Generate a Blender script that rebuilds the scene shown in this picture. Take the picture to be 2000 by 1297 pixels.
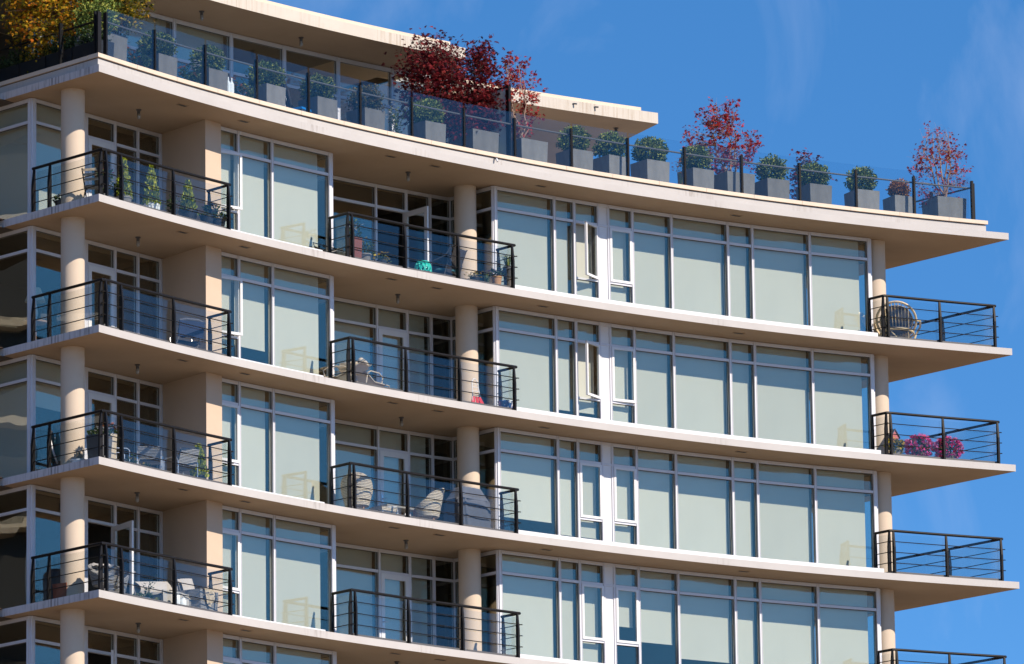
import bpy, math, random
from mathutils import Vector, Matrix, noise
for o in list(bpy.data.objects): bpy.data.objects.remove(o)
S = bpy.context.scene
COL = S.collection
rnd = random.Random(7)
sin, cos, pi, rad = math.sin, math.cos, math.pi, math.radians

# ------------------------------------------------------------------ camera
CAMZ = 1.6
F_PX, TH, RO = 12185.28, 0.2070973, -0.0138188        # focal length in photo pixels, pitch, roll
cam_d = bpy.data.cameras.new('camera'); cam = bpy.data.objects.new('camera', cam_d); COL.objects.link(cam)
cam_d.sensor_width = 36.0; cam_d.lens = F_PX / 2000.0 * 36.0
cam_d.clip_start = 1.0; cam_d.clip_end = 6000.0
cam.matrix_world = Matrix.Translation((0, 0, CAMZ)) @ Matrix.Rotation(pi / 2 + TH, 4, 'X') @ Matrix.Rotation(RO, 4, 'Z')
S.camera = cam
S.render.resolution_x, S.render.resolution_y = 1024, 664

# ------------------------------------------------------------------ sky, sun, exposure
SUN_AZ, SUN_EL = rad(52.0), rad(36.0)                   # azimuth measured from the camera side (-Y) towards +X
W = bpy.data.worlds.new('World'); S.world = W; W.use_nodes = True
nt = W.node_tree; nt.nodes.clear()
def wn(t, **k):
    n = nt.nodes.new(t)
    for a, b in k.items(): setattr(n, a, b)
    return n
w_out = wn('ShaderNodeOutputWorld'); w_bg = wn('ShaderNodeBackground')
w_tc = wn('ShaderNodeTexCoord')
w_sky = wn('ShaderNodeTexSky', sky_type='NISHITA', sun_disc=False)
w_sky.sun_elevation = SUN_EL; w_sky.sun_rotation = rad(180) - SUN_AZ
w_sky.air_density = 1.0; w_sky.dust_density = 0.0; w_sky.ozone_density = 3.0; w_sky.altitude = 0
w_map = wn('ShaderNodeVectorMath', operation='MULTIPLY_ADD')
w_map.inputs[1].default_value = (1, 1, 2.3); w_map.inputs[2].default_value = (0, 0, 0.08)
w_nrm = wn('ShaderNodeVectorMath', operation='NORMALIZE')
nt.links.new(w_tc.outputs['Generated'], w_map.inputs[0]); nt.links.new(w_map.outputs[0], w_nrm.inputs[0])
nt.links.new(w_nrm.outputs[0], w_sky.inputs['Vector'])
w_hsv = wn('ShaderNodeHueSaturation'); w_hsv.inputs['Saturation'].default_value = 1.27; w_hsv.inputs['Value'].default_value = 1.12
w_hsv.inputs['Hue'].default_value = 0.5
nt.links.new(w_sky.outputs[0], w_hsv.inputs['Color'])
# thin high cloud, streaked, fixed to the sky's directions
w_cm = wn('ShaderNodeMapping'); w_cm.inputs['Scale'].default_value = (30, 9, 16); w_cm.inputs['Rotation'].default_value = (0.0, 0.62, 0.0); w_cm.inputs['Location'].default_value = (3.1, 0.7, 1.3)
w_cn = wn('ShaderNodeTexNoise'); w_cn.inputs['Scale'].default_value = 1.0; w_cn.inputs['Detail'].default_value = 7; w_cn.inputs['Roughness'].default_value = 0.55
w_cn.inputs['Distortion'].default_value = 0.8
w_cr = wn('ShaderNodeValToRGB'); w_cr.color_ramp.elements[0].position = 0.55; w_cr.color_ramp.elements[1].position = 0.85
w_cr.color_ramp.elements[0].color = (0, 0, 0, 1); w_cr.color_ramp.elements[1].color = (0.2, 0.2, 0.2, 1)
w_mix = wn('ShaderNodeMix', data_type='RGBA'); w_mix.inputs[7].default_value = (3.9, 4.3, 5.4, 1)
nt.links.new(w_tc.outputs['Generated'], w_cm.inputs[0]); nt.links.new(w_cm.outputs[0], w_cn.inputs['Vector'])
nt.links.new(w_cn.outputs['Fac'], w_cr.inputs[0]); nt.links.new(w_cr.outputs[0], w_mix.inputs[0])
nt.links.new(w_hsv.outputs[0], w_mix.inputs[6]); nt.links.new(w_mix.outputs[2], w_bg.inputs[0])
w_bg.inputs[1].default_value = 0.15
nt.links.new(w_bg.outputs[0], w_out.inputs[0])
sun_d = bpy.data.lights.new('sun', 'SUN'); sun = bpy.data.objects.new('sun', sun_d); COL.objects.link(sun)
sun_d.energy = 5.0; sun_d.angle = rad(0.5); sun_d.color = (1.0, 0.87, 0.72)
SUN = Vector((sin(SUN_AZ) * cos(SUN_EL), -cos(SUN_AZ) * cos(SUN_EL), sin(SUN_EL)))
sun.rotation_euler = SUN.to_track_quat('Z', 'Y').to_euler(); sun.location = (60, 60, 90)
S.view_settings.view_transform = 'Standard'; S.view_settings.look = 'None'
S.view_settings.exposure = 0.45; S.view_settings.gamma = 1.0
S.cycles.max_bounces = 10; S.cycles.transparent_max_bounces = 32; S.cycles.glossy_bounces = 5
S.cycles.diffuse_bounces = 5; S.cycles.transmission_bounces = 8; S.cycles.use_denoising = True
S.cycles.caustics_reflective = False

# ------------------------------------------------------------------ materials
def mat(name, col, rough=0.6, metal=0.0, spec=0.35, var=0.0, vscale=3.0, bump=0.0, bscale=40.0, stretch=(1, 1, 1), island=None, trans=0.0):
    m = bpy.data.materials.new(name); m.use_nodes = True
    t = m.node_tree; b = t.nodes['Principled BSDF']
    b.inputs['Base Color'].default_value = (*col, 1); b.inputs['Roughness'].default_value = rough
    b.inputs['Metallic'].default_value = metal; b.inputs['Specular IOR Level'].default_value = spec
    L = t.links.new
    tc = t.nodes.new('ShaderNodeTexCoord'); mp = t.nodes.new('ShaderNodeMapping'); mp.inputs['Scale'].default_value = stretch
    L(tc.outputs['Object'], mp.inputs[0])
    if island:
        g = t.nodes.new('ShaderNodeNewGeometry'); r = t.nodes.new('ShaderNodeValToRGB')
        r.color_ramp.interpolation = 'LINEAR'
        els = r.color_ramp.elements
        for i, c in enumerate(island):
            e = els[i] if i < 2 else els.new(1)
            e.position = i / (len(island) - 1); e.color = (*c, 1)
        L(g.outputs['Random Per Island'], r.inputs[0]); L(r.outputs[0], b.inputs['Base Color'])
    elif var:
        n = t.nodes.new('ShaderNodeTexNoise'); n.inputs['Scale'].default_value = vscale; n.inputs['Detail'].default_value = 6
        n.inputs['Roughness'].default_value = 0.62
        r = t.nodes.new('ShaderNodeValToRGB')
        r.color_ramp.elements[0].position = 0.3; r.color_ramp.elements[1].position = 0.72
        r.color_ramp.elements[0].color = (*[max(0, c * (1 - var)) for c in col], 1)
        r.color_ramp.elements[1].color = (*[min(1, c * (1 + var * 0.6)) for c in col], 1)
        L(mp.outputs[0], n.inputs['Vector']); L(n.outputs['Fac'], r.inputs[0]); L(r.outputs[0], b.inputs['Base Color'])
    if bump:
        n2 = t.nodes.new('ShaderNodeTexNoise'); n2.inputs['Scale'].default_value = bscale; n2.inputs['Detail'].default_value = 4
        bp = t.nodes.new('ShaderNodeBump'); bp.inputs['Strength'].default_value = bump; bp.inputs['Distance'].default_value = 0.01
        L(mp.outputs[0], n2.inputs['Vector']); L(n2.outputs['Fac'], bp.inputs['Height']); L(bp.outputs[0], b.inputs['Normal'])
    if trans:
        ts = t.nodes.new('ShaderNodeBsdfTranslucent'); mx = t.nodes.new('ShaderNodeMixShader'); mx.inputs[0].default_value = trans
        src = b.inputs['Base Color'].links
        if src: L(src[0].from_socket, ts.inputs[0])
        else: ts.inputs[0].default_value = (*col, 1)
        L(b.outputs[0], mx.inputs[1]); L(ts.outputs[0], mx.inputs[2]); L(mx.outputs[0], t.nodes['Material Output'].inputs[0])
    return m

def concrete(name, col, stain, drip=0.5, cover=0.62, zf=0.9):
    """painted concrete with faint mottling and dirt runs down the face"""
    m = mat(name, col, 0.75, spec=0.2, var=0.07, vscale=0.9, bump=0.12, bscale=30)
    t = m.node_tree; L = t.links.new; b = t.nodes['Principled BSDF']
    src = b.inputs['Base Color'].links[0].from_socket
    tc = t.nodes.new('ShaderNodeTexCoord')
    m1 = t.nodes.new('ShaderNodeMapping'); m1.inputs['Scale'].default_value = (9, 9, zf)
    n1 = t.nodes.new('ShaderNodeTexNoise'); n1.inputs['Scale'].default_value = 1.6; n1.inputs['Detail'].default_value = 5
    m2 = t.nodes.new('ShaderNodeMapping'); m2.inputs['Scale'].default_value = (0.55, 0.55, 0.9)
    n2 = t.nodes.new('ShaderNodeTexNoise'); n2.inputs['Scale'].default_value = 1.0; n2.inputs['Detail'].default_value = 3
    r1 = t.nodes.new('ShaderNodeValToRGB'); r1.color_ramp.elements[0].position = 0.47; r1.color_ramp.elements[1].position = 0.68
    r2 = t.nodes.new('ShaderNodeValToRGB'); r2.color_ramp.elements[0].position = cover - 0.06; r2.color_ramp.elements[1].position = cover + 0.12
    mu = t.nodes.new('ShaderNodeMath'); mu.operation = 'MULTIPLY'; mu2 = t.nodes.new('ShaderNodeMath'); mu2.operation = 'MULTIPLY'
    mu2.inputs[1].default_value = drip
    mx = t.nodes.new('ShaderNodeMix'); mx.data_type = 'RGBA'; mx.inputs[7].default_value = (*stain, 1)
    for mm, nn in ((m1, n1), (m2, n2)): L(tc.outputs['Object'], mm.inputs[0]); L(mm.outputs[0], nn.inputs['Vector'])
    L(n1.outputs['Fac'], r1.inputs[0]); L(n2.outputs['Fac'], r2.inputs[0])
    L(r1.outputs[0], mu.inputs[0]); L(r2.outputs[0], mu.inputs[1]); L(mu.outputs[0], mu2.inputs[0])
    L(mu2.outputs[0], mx.inputs[0]); L(src, mx.inputs[6]); L(mx.outputs[2], b.inputs['Base Color'])
    return m

def glass(name, tint, refl_lo, refl_hi, rcol=(1, 1, 1), wav=0.0, wscale=0.7):
    m = bpy.data.materials.new(name); m.use_nodes = True; t = m.node_tree; t.nodes.clear(); L = t.links.new
    o = t.nodes.new('ShaderNodeOutputMaterial'); tr = t.nodes.new('ShaderNodeBsdfTransparent'); tr.inputs[0].default_value = (*tint, 1)
    gl = t.nodes.new('ShaderNodeBsdfGlossy'); gl.inputs[0].default_value = (*rcol, 1); gl.inputs['Roughness'].default_value = 0.0
    lw = t.nodes.new('ShaderNodeLayerWeight'); lw.inputs['Blend'].default_value = 0.35
    mr = t.nodes.new('ShaderNodeMapRange'); mr.inputs[3].default_value = refl_lo; mr.inputs[4].default_value = refl_hi
    mx = t.nodes.new('ShaderNodeMixShader')
    L(lw.outputs['Facing'], mr.inputs[0]); L(mr.outputs[0], mx.inputs[0]); L(tr.outputs[0], mx.inputs[1]); L(gl.outputs[0], mx.inputs[2]); L(mx.outputs[0], o.inputs[0])
    if wav:
        tc = t.nodes.new('ShaderNodeTexCoord'); n = t.nodes.new('ShaderNodeTexNoise'); n.inputs['Scale'].default_value = wscale; n.inputs['Detail'].default_value = 1
        bp = t.nodes.new('ShaderNodeBump'); bp.inputs['Strength'].default_value = 1.0; bp.inputs['Distance'].default_value = wav
        L(tc.outputs['Object'], n.inputs['Vector']); L(n.outputs['Fac'], bp.inputs['Height']); L(bp.outputs[0], gl.inputs['Normal'])
    return m

M = {}
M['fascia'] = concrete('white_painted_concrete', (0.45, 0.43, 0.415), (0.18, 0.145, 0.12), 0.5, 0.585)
M['fascia_dirty'] = concrete('weathered_painted_concrete', (0.56, 0.53, 0.53), (0.10, 0.09, 0.085), 0.85, 0.52)
M['fascia_cream'] = concrete('cream_stained_concrete', (0.53, 0.48, 0.415), (0.30, 0.215, 0.13), 0.55, 0.47, 0.5)
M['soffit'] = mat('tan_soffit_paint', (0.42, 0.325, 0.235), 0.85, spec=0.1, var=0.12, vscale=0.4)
M['coping'] = mat('cream_coping', (0.62, 0.51, 0.40), 0.7, var=0.08, vscale=2)
M['column'] = mat('tan_column_paint', (0.55, 0.45, 0.35), 0.8, spec=0.15, var=0.05, vscale=1.2, bump=0.1, bscale=25)
M['wall'] = mat('tan_wall_paint', (0.53, 0.415, 0.315), 0.85, spec=0.12, var=0.05, vscale=0.8, bump=0.1, bscale=25)
M['white'] = mat('white_metal', (0.66, 0.66, 0.67), 0.4, var=0.03, vscale=4)
M['frame'] = mat('light_grey_aluminium', (0.60, 0.60, 0.635), 0.38, metal=0.0, spec=0.5, var=0.04, vscale=3)
M['gasket'] = mat('dark_gasket', (0.05, 0.05, 0.05), 0.6)
M['blind'] = mat('sage_roller_blind', (0.67, 0.655, 0.585), 0.9, spec=0.05, var=0.045, vscale=0.9, stretch=(1, 1, 0.5), trans=0.12)
M['pane'] = glass('tinted_window_glass', (0.91, 0.935, 0.92), 0.034, 0.38, (1.0, 0.95, 0.78), 0.003, 0.8)
M['rail_glass'] = glass('balcony_glass', (0.93, 0.945, 0.945), 0.012, 0.13, (0.95, 1, 1), 0.001, 1.0)
M['terrace_glass'] = glass('blue_terrace_glass', (0.90, 0.93, 0.945), 0.013, 0.13, (0.9, 0.97, 1), 0.001, 1.0)
M['frosted'] = mat('frosted_glass_panel', (0.62, 0.68, 0.66), 0.5, trans=0.5)
M['black'] = mat('black_rail_paint', (0.012, 0.011, 0.011), 0.4, spec=0.16, var=0.2, vscale=8)
M['dark_grey'] = mat('dark_grey_metal', (0.09, 0.088, 0.09), 0.5)
M['deck'] = mat('grey_deck_membrane', (0.33, 0.31, 0.29), 0.9, var=0.15, vscale=2)
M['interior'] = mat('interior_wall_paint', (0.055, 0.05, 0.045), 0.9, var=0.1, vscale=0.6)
M['pot_grey'] = mat('grey_planter_zinc', (0.165, 0.155, 0.145), 0.6, var=0.28, vscale=2.2, stretch=(1.5, 1.5, 0.7), bump=0.1)
M['pot_black'] = mat('black_planter', (0.02, 0.02, 0.023), 0.4, var=0.2)
M['soil'] = mat('dark_soil', (0.035, 0.025, 0.018), 0.95, bump=0.6, bscale=60)
M['box'] = mat('boxwood_leaves', (0.05, 0.09, 0.03), 0.6, island=[(0.025, 0.045, 0.012), (0.075, 0.12, 0.03), (0.17, 0.21, 0.04), (0.34, 0.34, 0.08)], trans=0.12)
M['box_dry'] = mat('drying_boxwood_leaves', (0.2, 0.12, 0.05), 0.6, island=[(0.03, 0.05, 0.02), (0.09, 0.085, 0.03), (0.20, 0.13, 0.05)], trans=0.12)
M['orange_ball'] = mat('orange_dried_leaves', (0.3, 0.14, 0.04), 0.7, island=[(0.12, 0.04, 0.02), (0.36, 0.15, 0.04), (0.5, 0.26, 0.09)], trans=0.15)
M['maple'] = mat('dark_red_maple_leaves', (0.1, 0.01, 0.01), 0.5, island=[(0.02, 0.003, 0.006), (0.10, 0.008, 0.013), (0.165, 0.012, 0.017), (0.26, 0.04, 0.034)], trans=0.25)
M['maple_red'] = mat('bright_red_maple_leaves', (0.2, 0.02, 0.02), 0.5, island=[(0.10, 0.008, 0.022), (0.28, 0.016, 0.03), (0.42, 0.03, 0.03), (0.46, 0.09, 0.045)], trans=0.3)
M['autumn'] = mat('orange_yellow_autumn_leaves', (0.3, 0.15, 0.02), 0.5, island=[(0.05, 0.06, 0.008), (0.24, 0.20, 0.015), (0.55, 0.32, 0.02), (0.62, 0.17, 0.02)], trans=0.3)
M['autumn_green'] = mat('green_gold_autumn_leaves', (0.1, 0.1, 0.02), 0.5, island=[(0.02, 0.035, 0.008), (0.09, 0.11, 0.015), (0.28, 0.23, 0.02), (0.42, 0.22, 0.025)], trans=0.25)
M['conifer'] = mat('golden_conifer_leaves', (0.1, 0.12, 0.02), 0.6, island=[(0.05, 0.08, 0.012), (0.20, 0.24, 0.02), (0.36, 0.40, 0.03), (0.50, 0.50, 0.04)], trans=0.2)
M['leaf'] = mat('green_leaves', (0.05, 0.09, 0.03), 0.5, island=[(0.02, 0.04, 0.015), (0.05, 0.09, 0.03), (0.12, 0.16, 0.06)], trans=0.25)
M['bark'] = mat('pale_bark', (0.30, 0.20, 0.15), 0.8, var=0.3, vscale=8)
M['bark_dark'] = mat('dark_bark', (0.10, 0.07, 0.055), 0.85, var=0.3, vscale=8)
M['grass_grey'] = mat('grey_grass_blades', (0.30, 0.32, 0.28), 0.6, island=[(0.12, 0.14, 0.1), (0.42, 0.43, 0.38)], trans=0.2)
def flat(n, c, r=0.5, **k): M[n] = mat(n, c, r, **k)
flat('petal_white', (0.8, 0.78, 0.76), 0.6, trans=0.2); flat('petal_orange', (0.55, 0.16, 0.02), 0.6, trans=0.2); flat('petal_yellow', (0.7, 0.5, 0.03), 0.6, trans=0.2)
flat('petal_purple', (0.16, 0.06, 0.30), 0.6, trans=0.2); flat('petal_pink', (0.6, 0.03, 0.22), 0.6, island=[(0.45, 0.02, 0.18), (0.78, 0.04, 0.30), (0.75, 0.22, 0.46), (0.75, 0.03, 0.07)], trans=0.2); flat('petal_red', (0.55, 0.02, 0.03), 0.6, trans=0.2)
flat('turquoise', (0.03, 0.50, 0.40), 0.3); flat('terracotta', (0.50, 0.26, 0.11), 0.7, var=0.15); flat('wood', (0.36, 0.20, 0.12), 0.55, var=0.25, vscale=6)
flat('rattan', (0.72, 0.55, 0.32), 0.5, var=0.2, vscale=6); flat('rattan_dark', (0.10, 0.085, 0.08), 0.7, var=0.2)
flat('cream_cloth', (0.66, 0.55, 0.43), 0.9, var=0.08); flat('white_cloth', (0.40, 0.375, 0.35), 0.9, var=0.06, vscale=3); flat('grey_cloth', (0.095, 0.10, 0.12), 0.9, var=0.15)
flat('navy_cloth', (0.022, 0.035, 0.085), 0.7, var=0.2); flat('red_cloth', (0.62, 0.03, 0.04), 0.7, var=0.1); flat('blue_plastic', (0.01, 0.16, 0.45), 0.4)
flat('dark_wicker', (0.045, 0.040, 0.040), 0.7, var=0.4, vscale=30); flat('steel', (0.62, 0.62, 0.63), 0.3, metal=0.8); flat('brick_red', (0.20, 0.06, 0.035), 0.7, var=0.2)
flat('throw_black', (0.05, 0.05, 0.055), 0.9, var=0.5, vscale=18); flat('throw_tan', (0.48, 0.40, 0.30), 0.9, var=0.55, vscale=14); flat('teal_cloth', (0.06, 0.20, 0.24), 0.8, var=0.2)
flat('ceramic_white', (0.75, 0.77, 0.77), 0.25); flat('lamp_shade', (0.72, 0.66, 0.52), 0.9, trans=0.3); flat('lens', (0.25, 0.235, 0.21), 0.2, spec=0.6)
flat('birdhouse_red', (0.46, 0.13, 0.12), 0.7, var=0.1); flat('table_top', (0.33, 0.32, 0.31), 0.6, var=0.1); flat('beige_stone', (0.5, 0.42, 0.33), 0.8)
def weave(name, a, b, sc):
    m = mat(name, a, 0.75); t = m.node_tree; L = t.links.new
    tc = t.nodes.new('ShaderNodeTexCoord'); w1 = t.nodes.new('ShaderNodeTexWave'); w1.bands_direction = 'Z'; w1.inputs['Scale'].default_value = sc; w1.inputs['Distortion'].default_value = 2.0
    w1.inputs['Detail'].default_value = 2; w1.inputs['Detail Scale'].default_value = 4
    r = t.nodes.new('ShaderNodeValToRGB'); r.color_ramp.elements[0].color = (*b, 1); r.color_ramp.elements[1].color = (*a, 1); r.color_ramp.elements[1].position = 0.6
    bp = t.nodes.new('ShaderNodeBump'); bp.inputs['Distance'].default_value = 0.015; bp.inputs['Strength'].default_value = 0.8
    L(tc.outputs['Object'], w1.inputs['Vector']); L(w1.outputs['Fac'], r.inputs[0]); L(r.outputs[0], t.nodes['Principled BSDF'].inputs['Base Color'])
    L(w1.outputs['Fac'], bp.inputs['Height']); L(bp.outputs[0], t.nodes['Principled BSDF'].inputs['Normal']); M[name] = m
weave('wicker', (0.66, 0.58, 0.46), (0.24, 0.19, 0.14), 9.0)
weave('grey_wicker', (0.34, 0.33, 0.33), (0.12, 0.12, 0.12), 10.0)
def pattern_blue():
    m = mat('blue_white_glaze', (0.7, 0.72, 0.76), 0.15, spec=0.6); t = m.node_tree; L = t.links.new
    tc = t.nodes.new('ShaderNodeTexCoord'); n = t.nodes.new('ShaderNodeTexNoise'); n.inputs['Scale'].default_value = 5.5; n.inputs['Detail'].default_value = 3; n.inputs['Distortion'].default_value = 1.5
    r = t.nodes.new('ShaderNodeValToRGB'); r.color_ramp.interpolation = 'CONSTANT'; r.color_ramp.elements[0].color = (0.02, 0.10, 0.30, 1)
    r.color_ramp.elements[1].color = (0.68, 0.72, 0.78, 1); r.color_ramp.elements[1].position = 0.53
    L(tc.outputs['Object'], n.inputs['Vector']); L(n.outputs['Fac'], r.inputs[0]); L(r.outputs[0], t.nodes['Principled BSDF'].inputs['Base Color']); M['blue_white'] = m
pattern_blue()
def vary(m, lo, hi):
    t = m.node_tree; b = t.nodes['Principled BSDF']; src = b.inputs['Base Color'].links[0].from_socket
    oi = t.nodes.new('ShaderNodeObjectInfo'); mr = t.nodes.new('ShaderNodeMapRange'); mr.inputs[3].default_value = lo; mr.inputs[4].default_value = hi
    h = t.nodes.new('ShaderNodeHueSaturation'); t.links.new(oi.outputs['Random'], mr.inputs[0]); t.links.new(mr.outputs[0], h.inputs['Value']); t.links.new(src, h.inputs['Color']); t.links.new(h.outputs[0], b.inputs['Base Color'])
for k_ in ('box', 'box_dry', 'maple', 'maple_red', 'autumn', 'autumn_green', 'conifer', 'leaf', 'petal_pink', 'petal_yellow', 'orange_ball'): M[k_].node_tree.nodes['Principled BSDF'].inputs['Specular IOR Level'].default_value = 0.08
vary(M['blind'], .90, 1.06); vary(M['pot_grey'], .72, 1.18); vary(M['box'], .75, 1.2)

# ------------------------------------------------------------------ mesh helpers
class MB:
    def __init__(s): s.v = []; s.f = []; s.mi = []; s.T = None; s.cur = 0
    def add(s, vs, fs):
        o = len(s.v); s.v += [tuple(s.T(Vector(p))) if s.T else tuple(p) for p in vs]
        for f in fs: s.f.append([i + o for i in f]); s.mi.append(s.cur)
    def box(s, x0, x1, y0, y1, z0, z1):
        s.add([(x0, y0, z0), (x1, y0, z0), (x1, y1, z0), (x0, y1, z0), (x0, y0, z1), (x1, y0, z1), (x1, y1, z1), (x0, y1, z1)],
              [(3, 2, 1, 0), (4, 5, 6, 7), (0, 1, 5, 4), (1, 2, 6, 5), (2, 3, 7, 6), (3, 0, 4, 7)])
    def taper(s, w0, d0, w1, d1, z0, z1, cx=0, cy=0):
        a = [(-w0, -d0, z0), (w0, -d0, z0), (w0, d0, z0), (-w0, d0, z0), (-w1, -d1, z1), (w1, -d1, z1), (w1, d1, z1), (-w1, d1, z1)]
        s.add([(x / 2 + cx, y / 2 + cy, z) for x, y, z in a], [(3, 2, 1, 0), (4, 5, 6, 7), (0, 1, 5, 4), (1, 2, 6, 5), (2, 3, 7, 6), (3, 0, 4, 7)])
    def prism(s, poly, z0, z1, mats=None):
        n = len(poly); area = sum(poly[i][0] * poly[(i + 1) % n][1] - poly[(i + 1) % n][0] * poly[i][1] for i in range(n))
        if area < 0: poly = poly[::-1]
        vs = [(p[0], p[1], z0) for p in poly] + [(p[0], p[1], z1) for p in poly]
        c = s.cur
        if mats: s.cur = mats[0]
        s.add(vs, [list(range(n))[::-1]])
        if mats: s.cur = mats[1]
        s.add(vs, [list(range(n, 2 * n))])
        if mats: s.cur = mats[2]
        s.add(vs, [(i, (i + 1) % n, n + (i + 1) % n, n + i) for i in range(n)])
        s.cur = c
    def tube(s, pts, r, k=8, cap=True):
        pts = [Vector(p) for p in pts]; n = len(pts); rs = r if isinstance(r, (list, tuple)) else [r] * n
        vs = []; fs = []; up = None
        for i, p in enumerate(pts):
            d = (pts[min(i + 1, n - 1)] - pts[max(i - 1, 0)]).normalized()
            if up is None: up = Vector((0, 0, 1)) if abs(d.z) < 0.9 else Vector((1, 0, 0))
            a = d.cross(up); a = a.normalized() if a.length > 1e-6 else Vector((1, 0, 0)); b = a.cross(d).normalized(); up = b
            for j in range(k): t = 2 * pi * j / k; vs.append(p + (a * cos(t) + b * sin(t)) * rs[i])
        for i in range(n - 1):
            for j in range(k): fs.append((i * k + j, i * k + (j + 1) % k, (i + 1) * k + (j + 1) % k, (i + 1) * k + j))
        if cap: fs += [list(range(k))[::-1], list(range((n - 1) * k, n * k))]
        s.add(vs, fs)
    def lathe(s, prof, k=20, cx=0, cy=0, cap=True):
        vs = []; fs = []
        for r, z in prof:
            for j in range(k): t = 2 * pi * j / k; vs.append((cx + r * cos(t), cy + r * sin(t), z))
        m = len(prof)
        for i in range(m - 1):
            for j in range(k): fs.append((i * k + j, i * k + (j + 1) % k, (i + 1) * k + (j + 1) % k, (i + 1) * k + j))
        if cap: fs += [list(range(k))[::-1], list(range((m - 1) * k, m * k))]
        s.add(vs, fs)
    def grid(s, fn, nu, nv):
        vs = [fn(i / nu, j / nv) for i in range(nu + 1) for j in range(nv + 1)]
        s.add(vs, [(i * (nv + 1) + j, (i + 1) * (nv + 1) + j, (i + 1) * (nv + 1) + j + 1, i * (nv + 1) + j + 1) for i in range(nu) for j in range(nv)])
    def leaf(s, p, d, u, size, kind='quad'):
        """one small folded leaf at p, pointing along d, lying across u"""
        d = d.normalized(); w = d.cross(u); w = w.normalized() if w.length > 1e-5 else Vector((1, 0, 0)); n = w.cross(d)
        if kind == 'maple':
            out = []
            for a, l in ((-1.15, 0.62), (-0.55, 0.9), (0, 1.1), (0.55, 0.9), (1.15, 0.62)):
                dd = d * cos(a) + w * sin(a); sd = dd.cross(n)
                out.append((p, p + dd * size * l * 0.5 + sd * size * 0.13, p + dd * size * l - n * size * 0.12, p + dd * size * l * 0.5 - sd * size * 0.13))
            vs = [out[0][0]]; fs = []
            for q in out: b = len(vs); vs += q[1:]; fs.append((0, b, b + 1, b + 2))
            s.add(vs, fs)
        else:
            s.add([p, p + d * size * 0.5 + w * size * 0.32 + n * size * 0.1, p + d * size, p + d * size * 0.5 - w * size * 0.32 + n * size * 0.1], [(0, 1, 2, 3)])
    def ball(s, c, rx, rz, n, size, lump=0.1, seed=0, inner=0.72, kind='quad'):
        r = random.Random(seed); c = Vector(c)
        for i in range(n):
            z = r.uniform(-1, 1); t = r.uniform(0, 2 * pi); q = math.sqrt(1 - z * z); d = Vector((q * cos(t), q * sin(t), z))
            k = r.uniform(inner, 1.0) * (1 + lump * noise.noise(d * 2.2 + Vector((seed * 3.1, 0, 0))) * 2)
            p = c + Vector((d.x * rx * k, d.y * rx * k, d.z * rz * k))
            dd = d + Vector((r.gauss(0, .7), r.gauss(0, .7), r.gauss(0, .7)))
            s.leaf(p, dd, Vector((r.gauss(0, 1), r.gauss(0, 1), r.gauss(0, 1))), size * r.uniform(0.7, 1.3), kind)
    def mesh(s, name, mats, smooth=False):
        me = bpy.data.meshes.new(name); me.from_pydata(s.v, [], s.f)
        for m in (mats if isinstance(mats, (list, tuple)) else [mats]): me.materials.append(M[m])
        if any(s.mi): me.polygons.foreach_set('material_index', s.mi)
        if smooth: me.polygons.foreach_set('use_smooth', [True] * len(me.polygons)); 
        me.update()
        return me
def obj(name, me, parent=None, loc=None):
    o = bpy.data.objects.new(name, me); COL.objects.link(o)
    if parent: o.parent = parent
    if loc is not None: o.location = loc
    return o
def part(name, mb, m, parent, smooth=False, loc=None):
    return obj(name, mb.mesh(name, m, smooth), parent, loc)
def smooth_by_angle(o, a=40):
    me = o.data; me.polygons.foreach_set('use_smooth', [True] * len(me.polygons))
    try: me.set_sharp_from_angle(angle=rad(a))
    except Exception: pass
    return o
def tag(o, label=None, cat=None, group=None, kind=None):
    if label: o['label'] = label
    if cat: o['category'] = cat
    if group: o['group'] = group
    if kind: o['kind'] = kind
    return o
def thing(name, label, cat, loc, rz=0.0, group=None, sc=1.0):
    o = bpy.data.objects.new(name, None); COL.objects.link(o); o.empty_display_size = 0.2
    o.location = loc; o.rotation_euler = (0, 0, rz); o.scale = (sc, sc, sc)
    return tag(o, label, cat, group)
def dup(root, loc, rz=0.0, label=None, sc=1.0):
    r = root.copy(); COL.objects.link(r); r.location = loc; r.rotation_euler = (0, 0, rz); r.scale = (sc, sc, sc)
    if label: r['label'] = label
    for ch in root.children:
        c = ch.copy(); COL.objects.link(c); c.parent = r
        for g in ch.children:
            d = g.copy(); COL.objects.link(d); d.parent = c
    return r

# ------------------------------------------------------------------ where things stand: the plan, in metres
CX, CY = 33.426, 108.347                   # centre of the curved front
R_SLAB, R_GLASS, R_BACK, R_COL = 51.02, 52.22, 53.76, 52.66
Z0, FH, SLAB = 36.552, 3.0, 0.172          # top of the terrace slab, storey height, slab thickness
def Zs(k): return Z0 - FH * k
def Zsof(k): return Z0 - FH * k - SLAB
def proj(x, y, z):
    z -= CAMZ; d = y * cos(TH) + z * sin(TH); v = -y * sin(TH) + z * cos(TH)
    a, b = F_PX * x / d, -F_PX * v / d
    return 1000 + cos(RO) * a - sin(RO) * b, 648.5 + sin(RO) * a + cos(RO) * b
def at(px, py, z):
    """ground-plan point of height z that is sighted at (px, py)"""
    z -= CAMZ; dx, dy = px - 1000, py - 648.5
    u = cos(RO) * dx + sin(RO) * dy; v = -sin(RO) * dx + cos(RO) * dy
    d = z / (sin(TH) - v / F_PX * cos(TH)); vv = -v / F_PX * d
    return Vector((u / F_PX * d, d * cos(TH) - vv * sin(TH)))
def pol(th, R): return Vector((CX + R * cos(th), CY + R * sin(th)))
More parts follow.
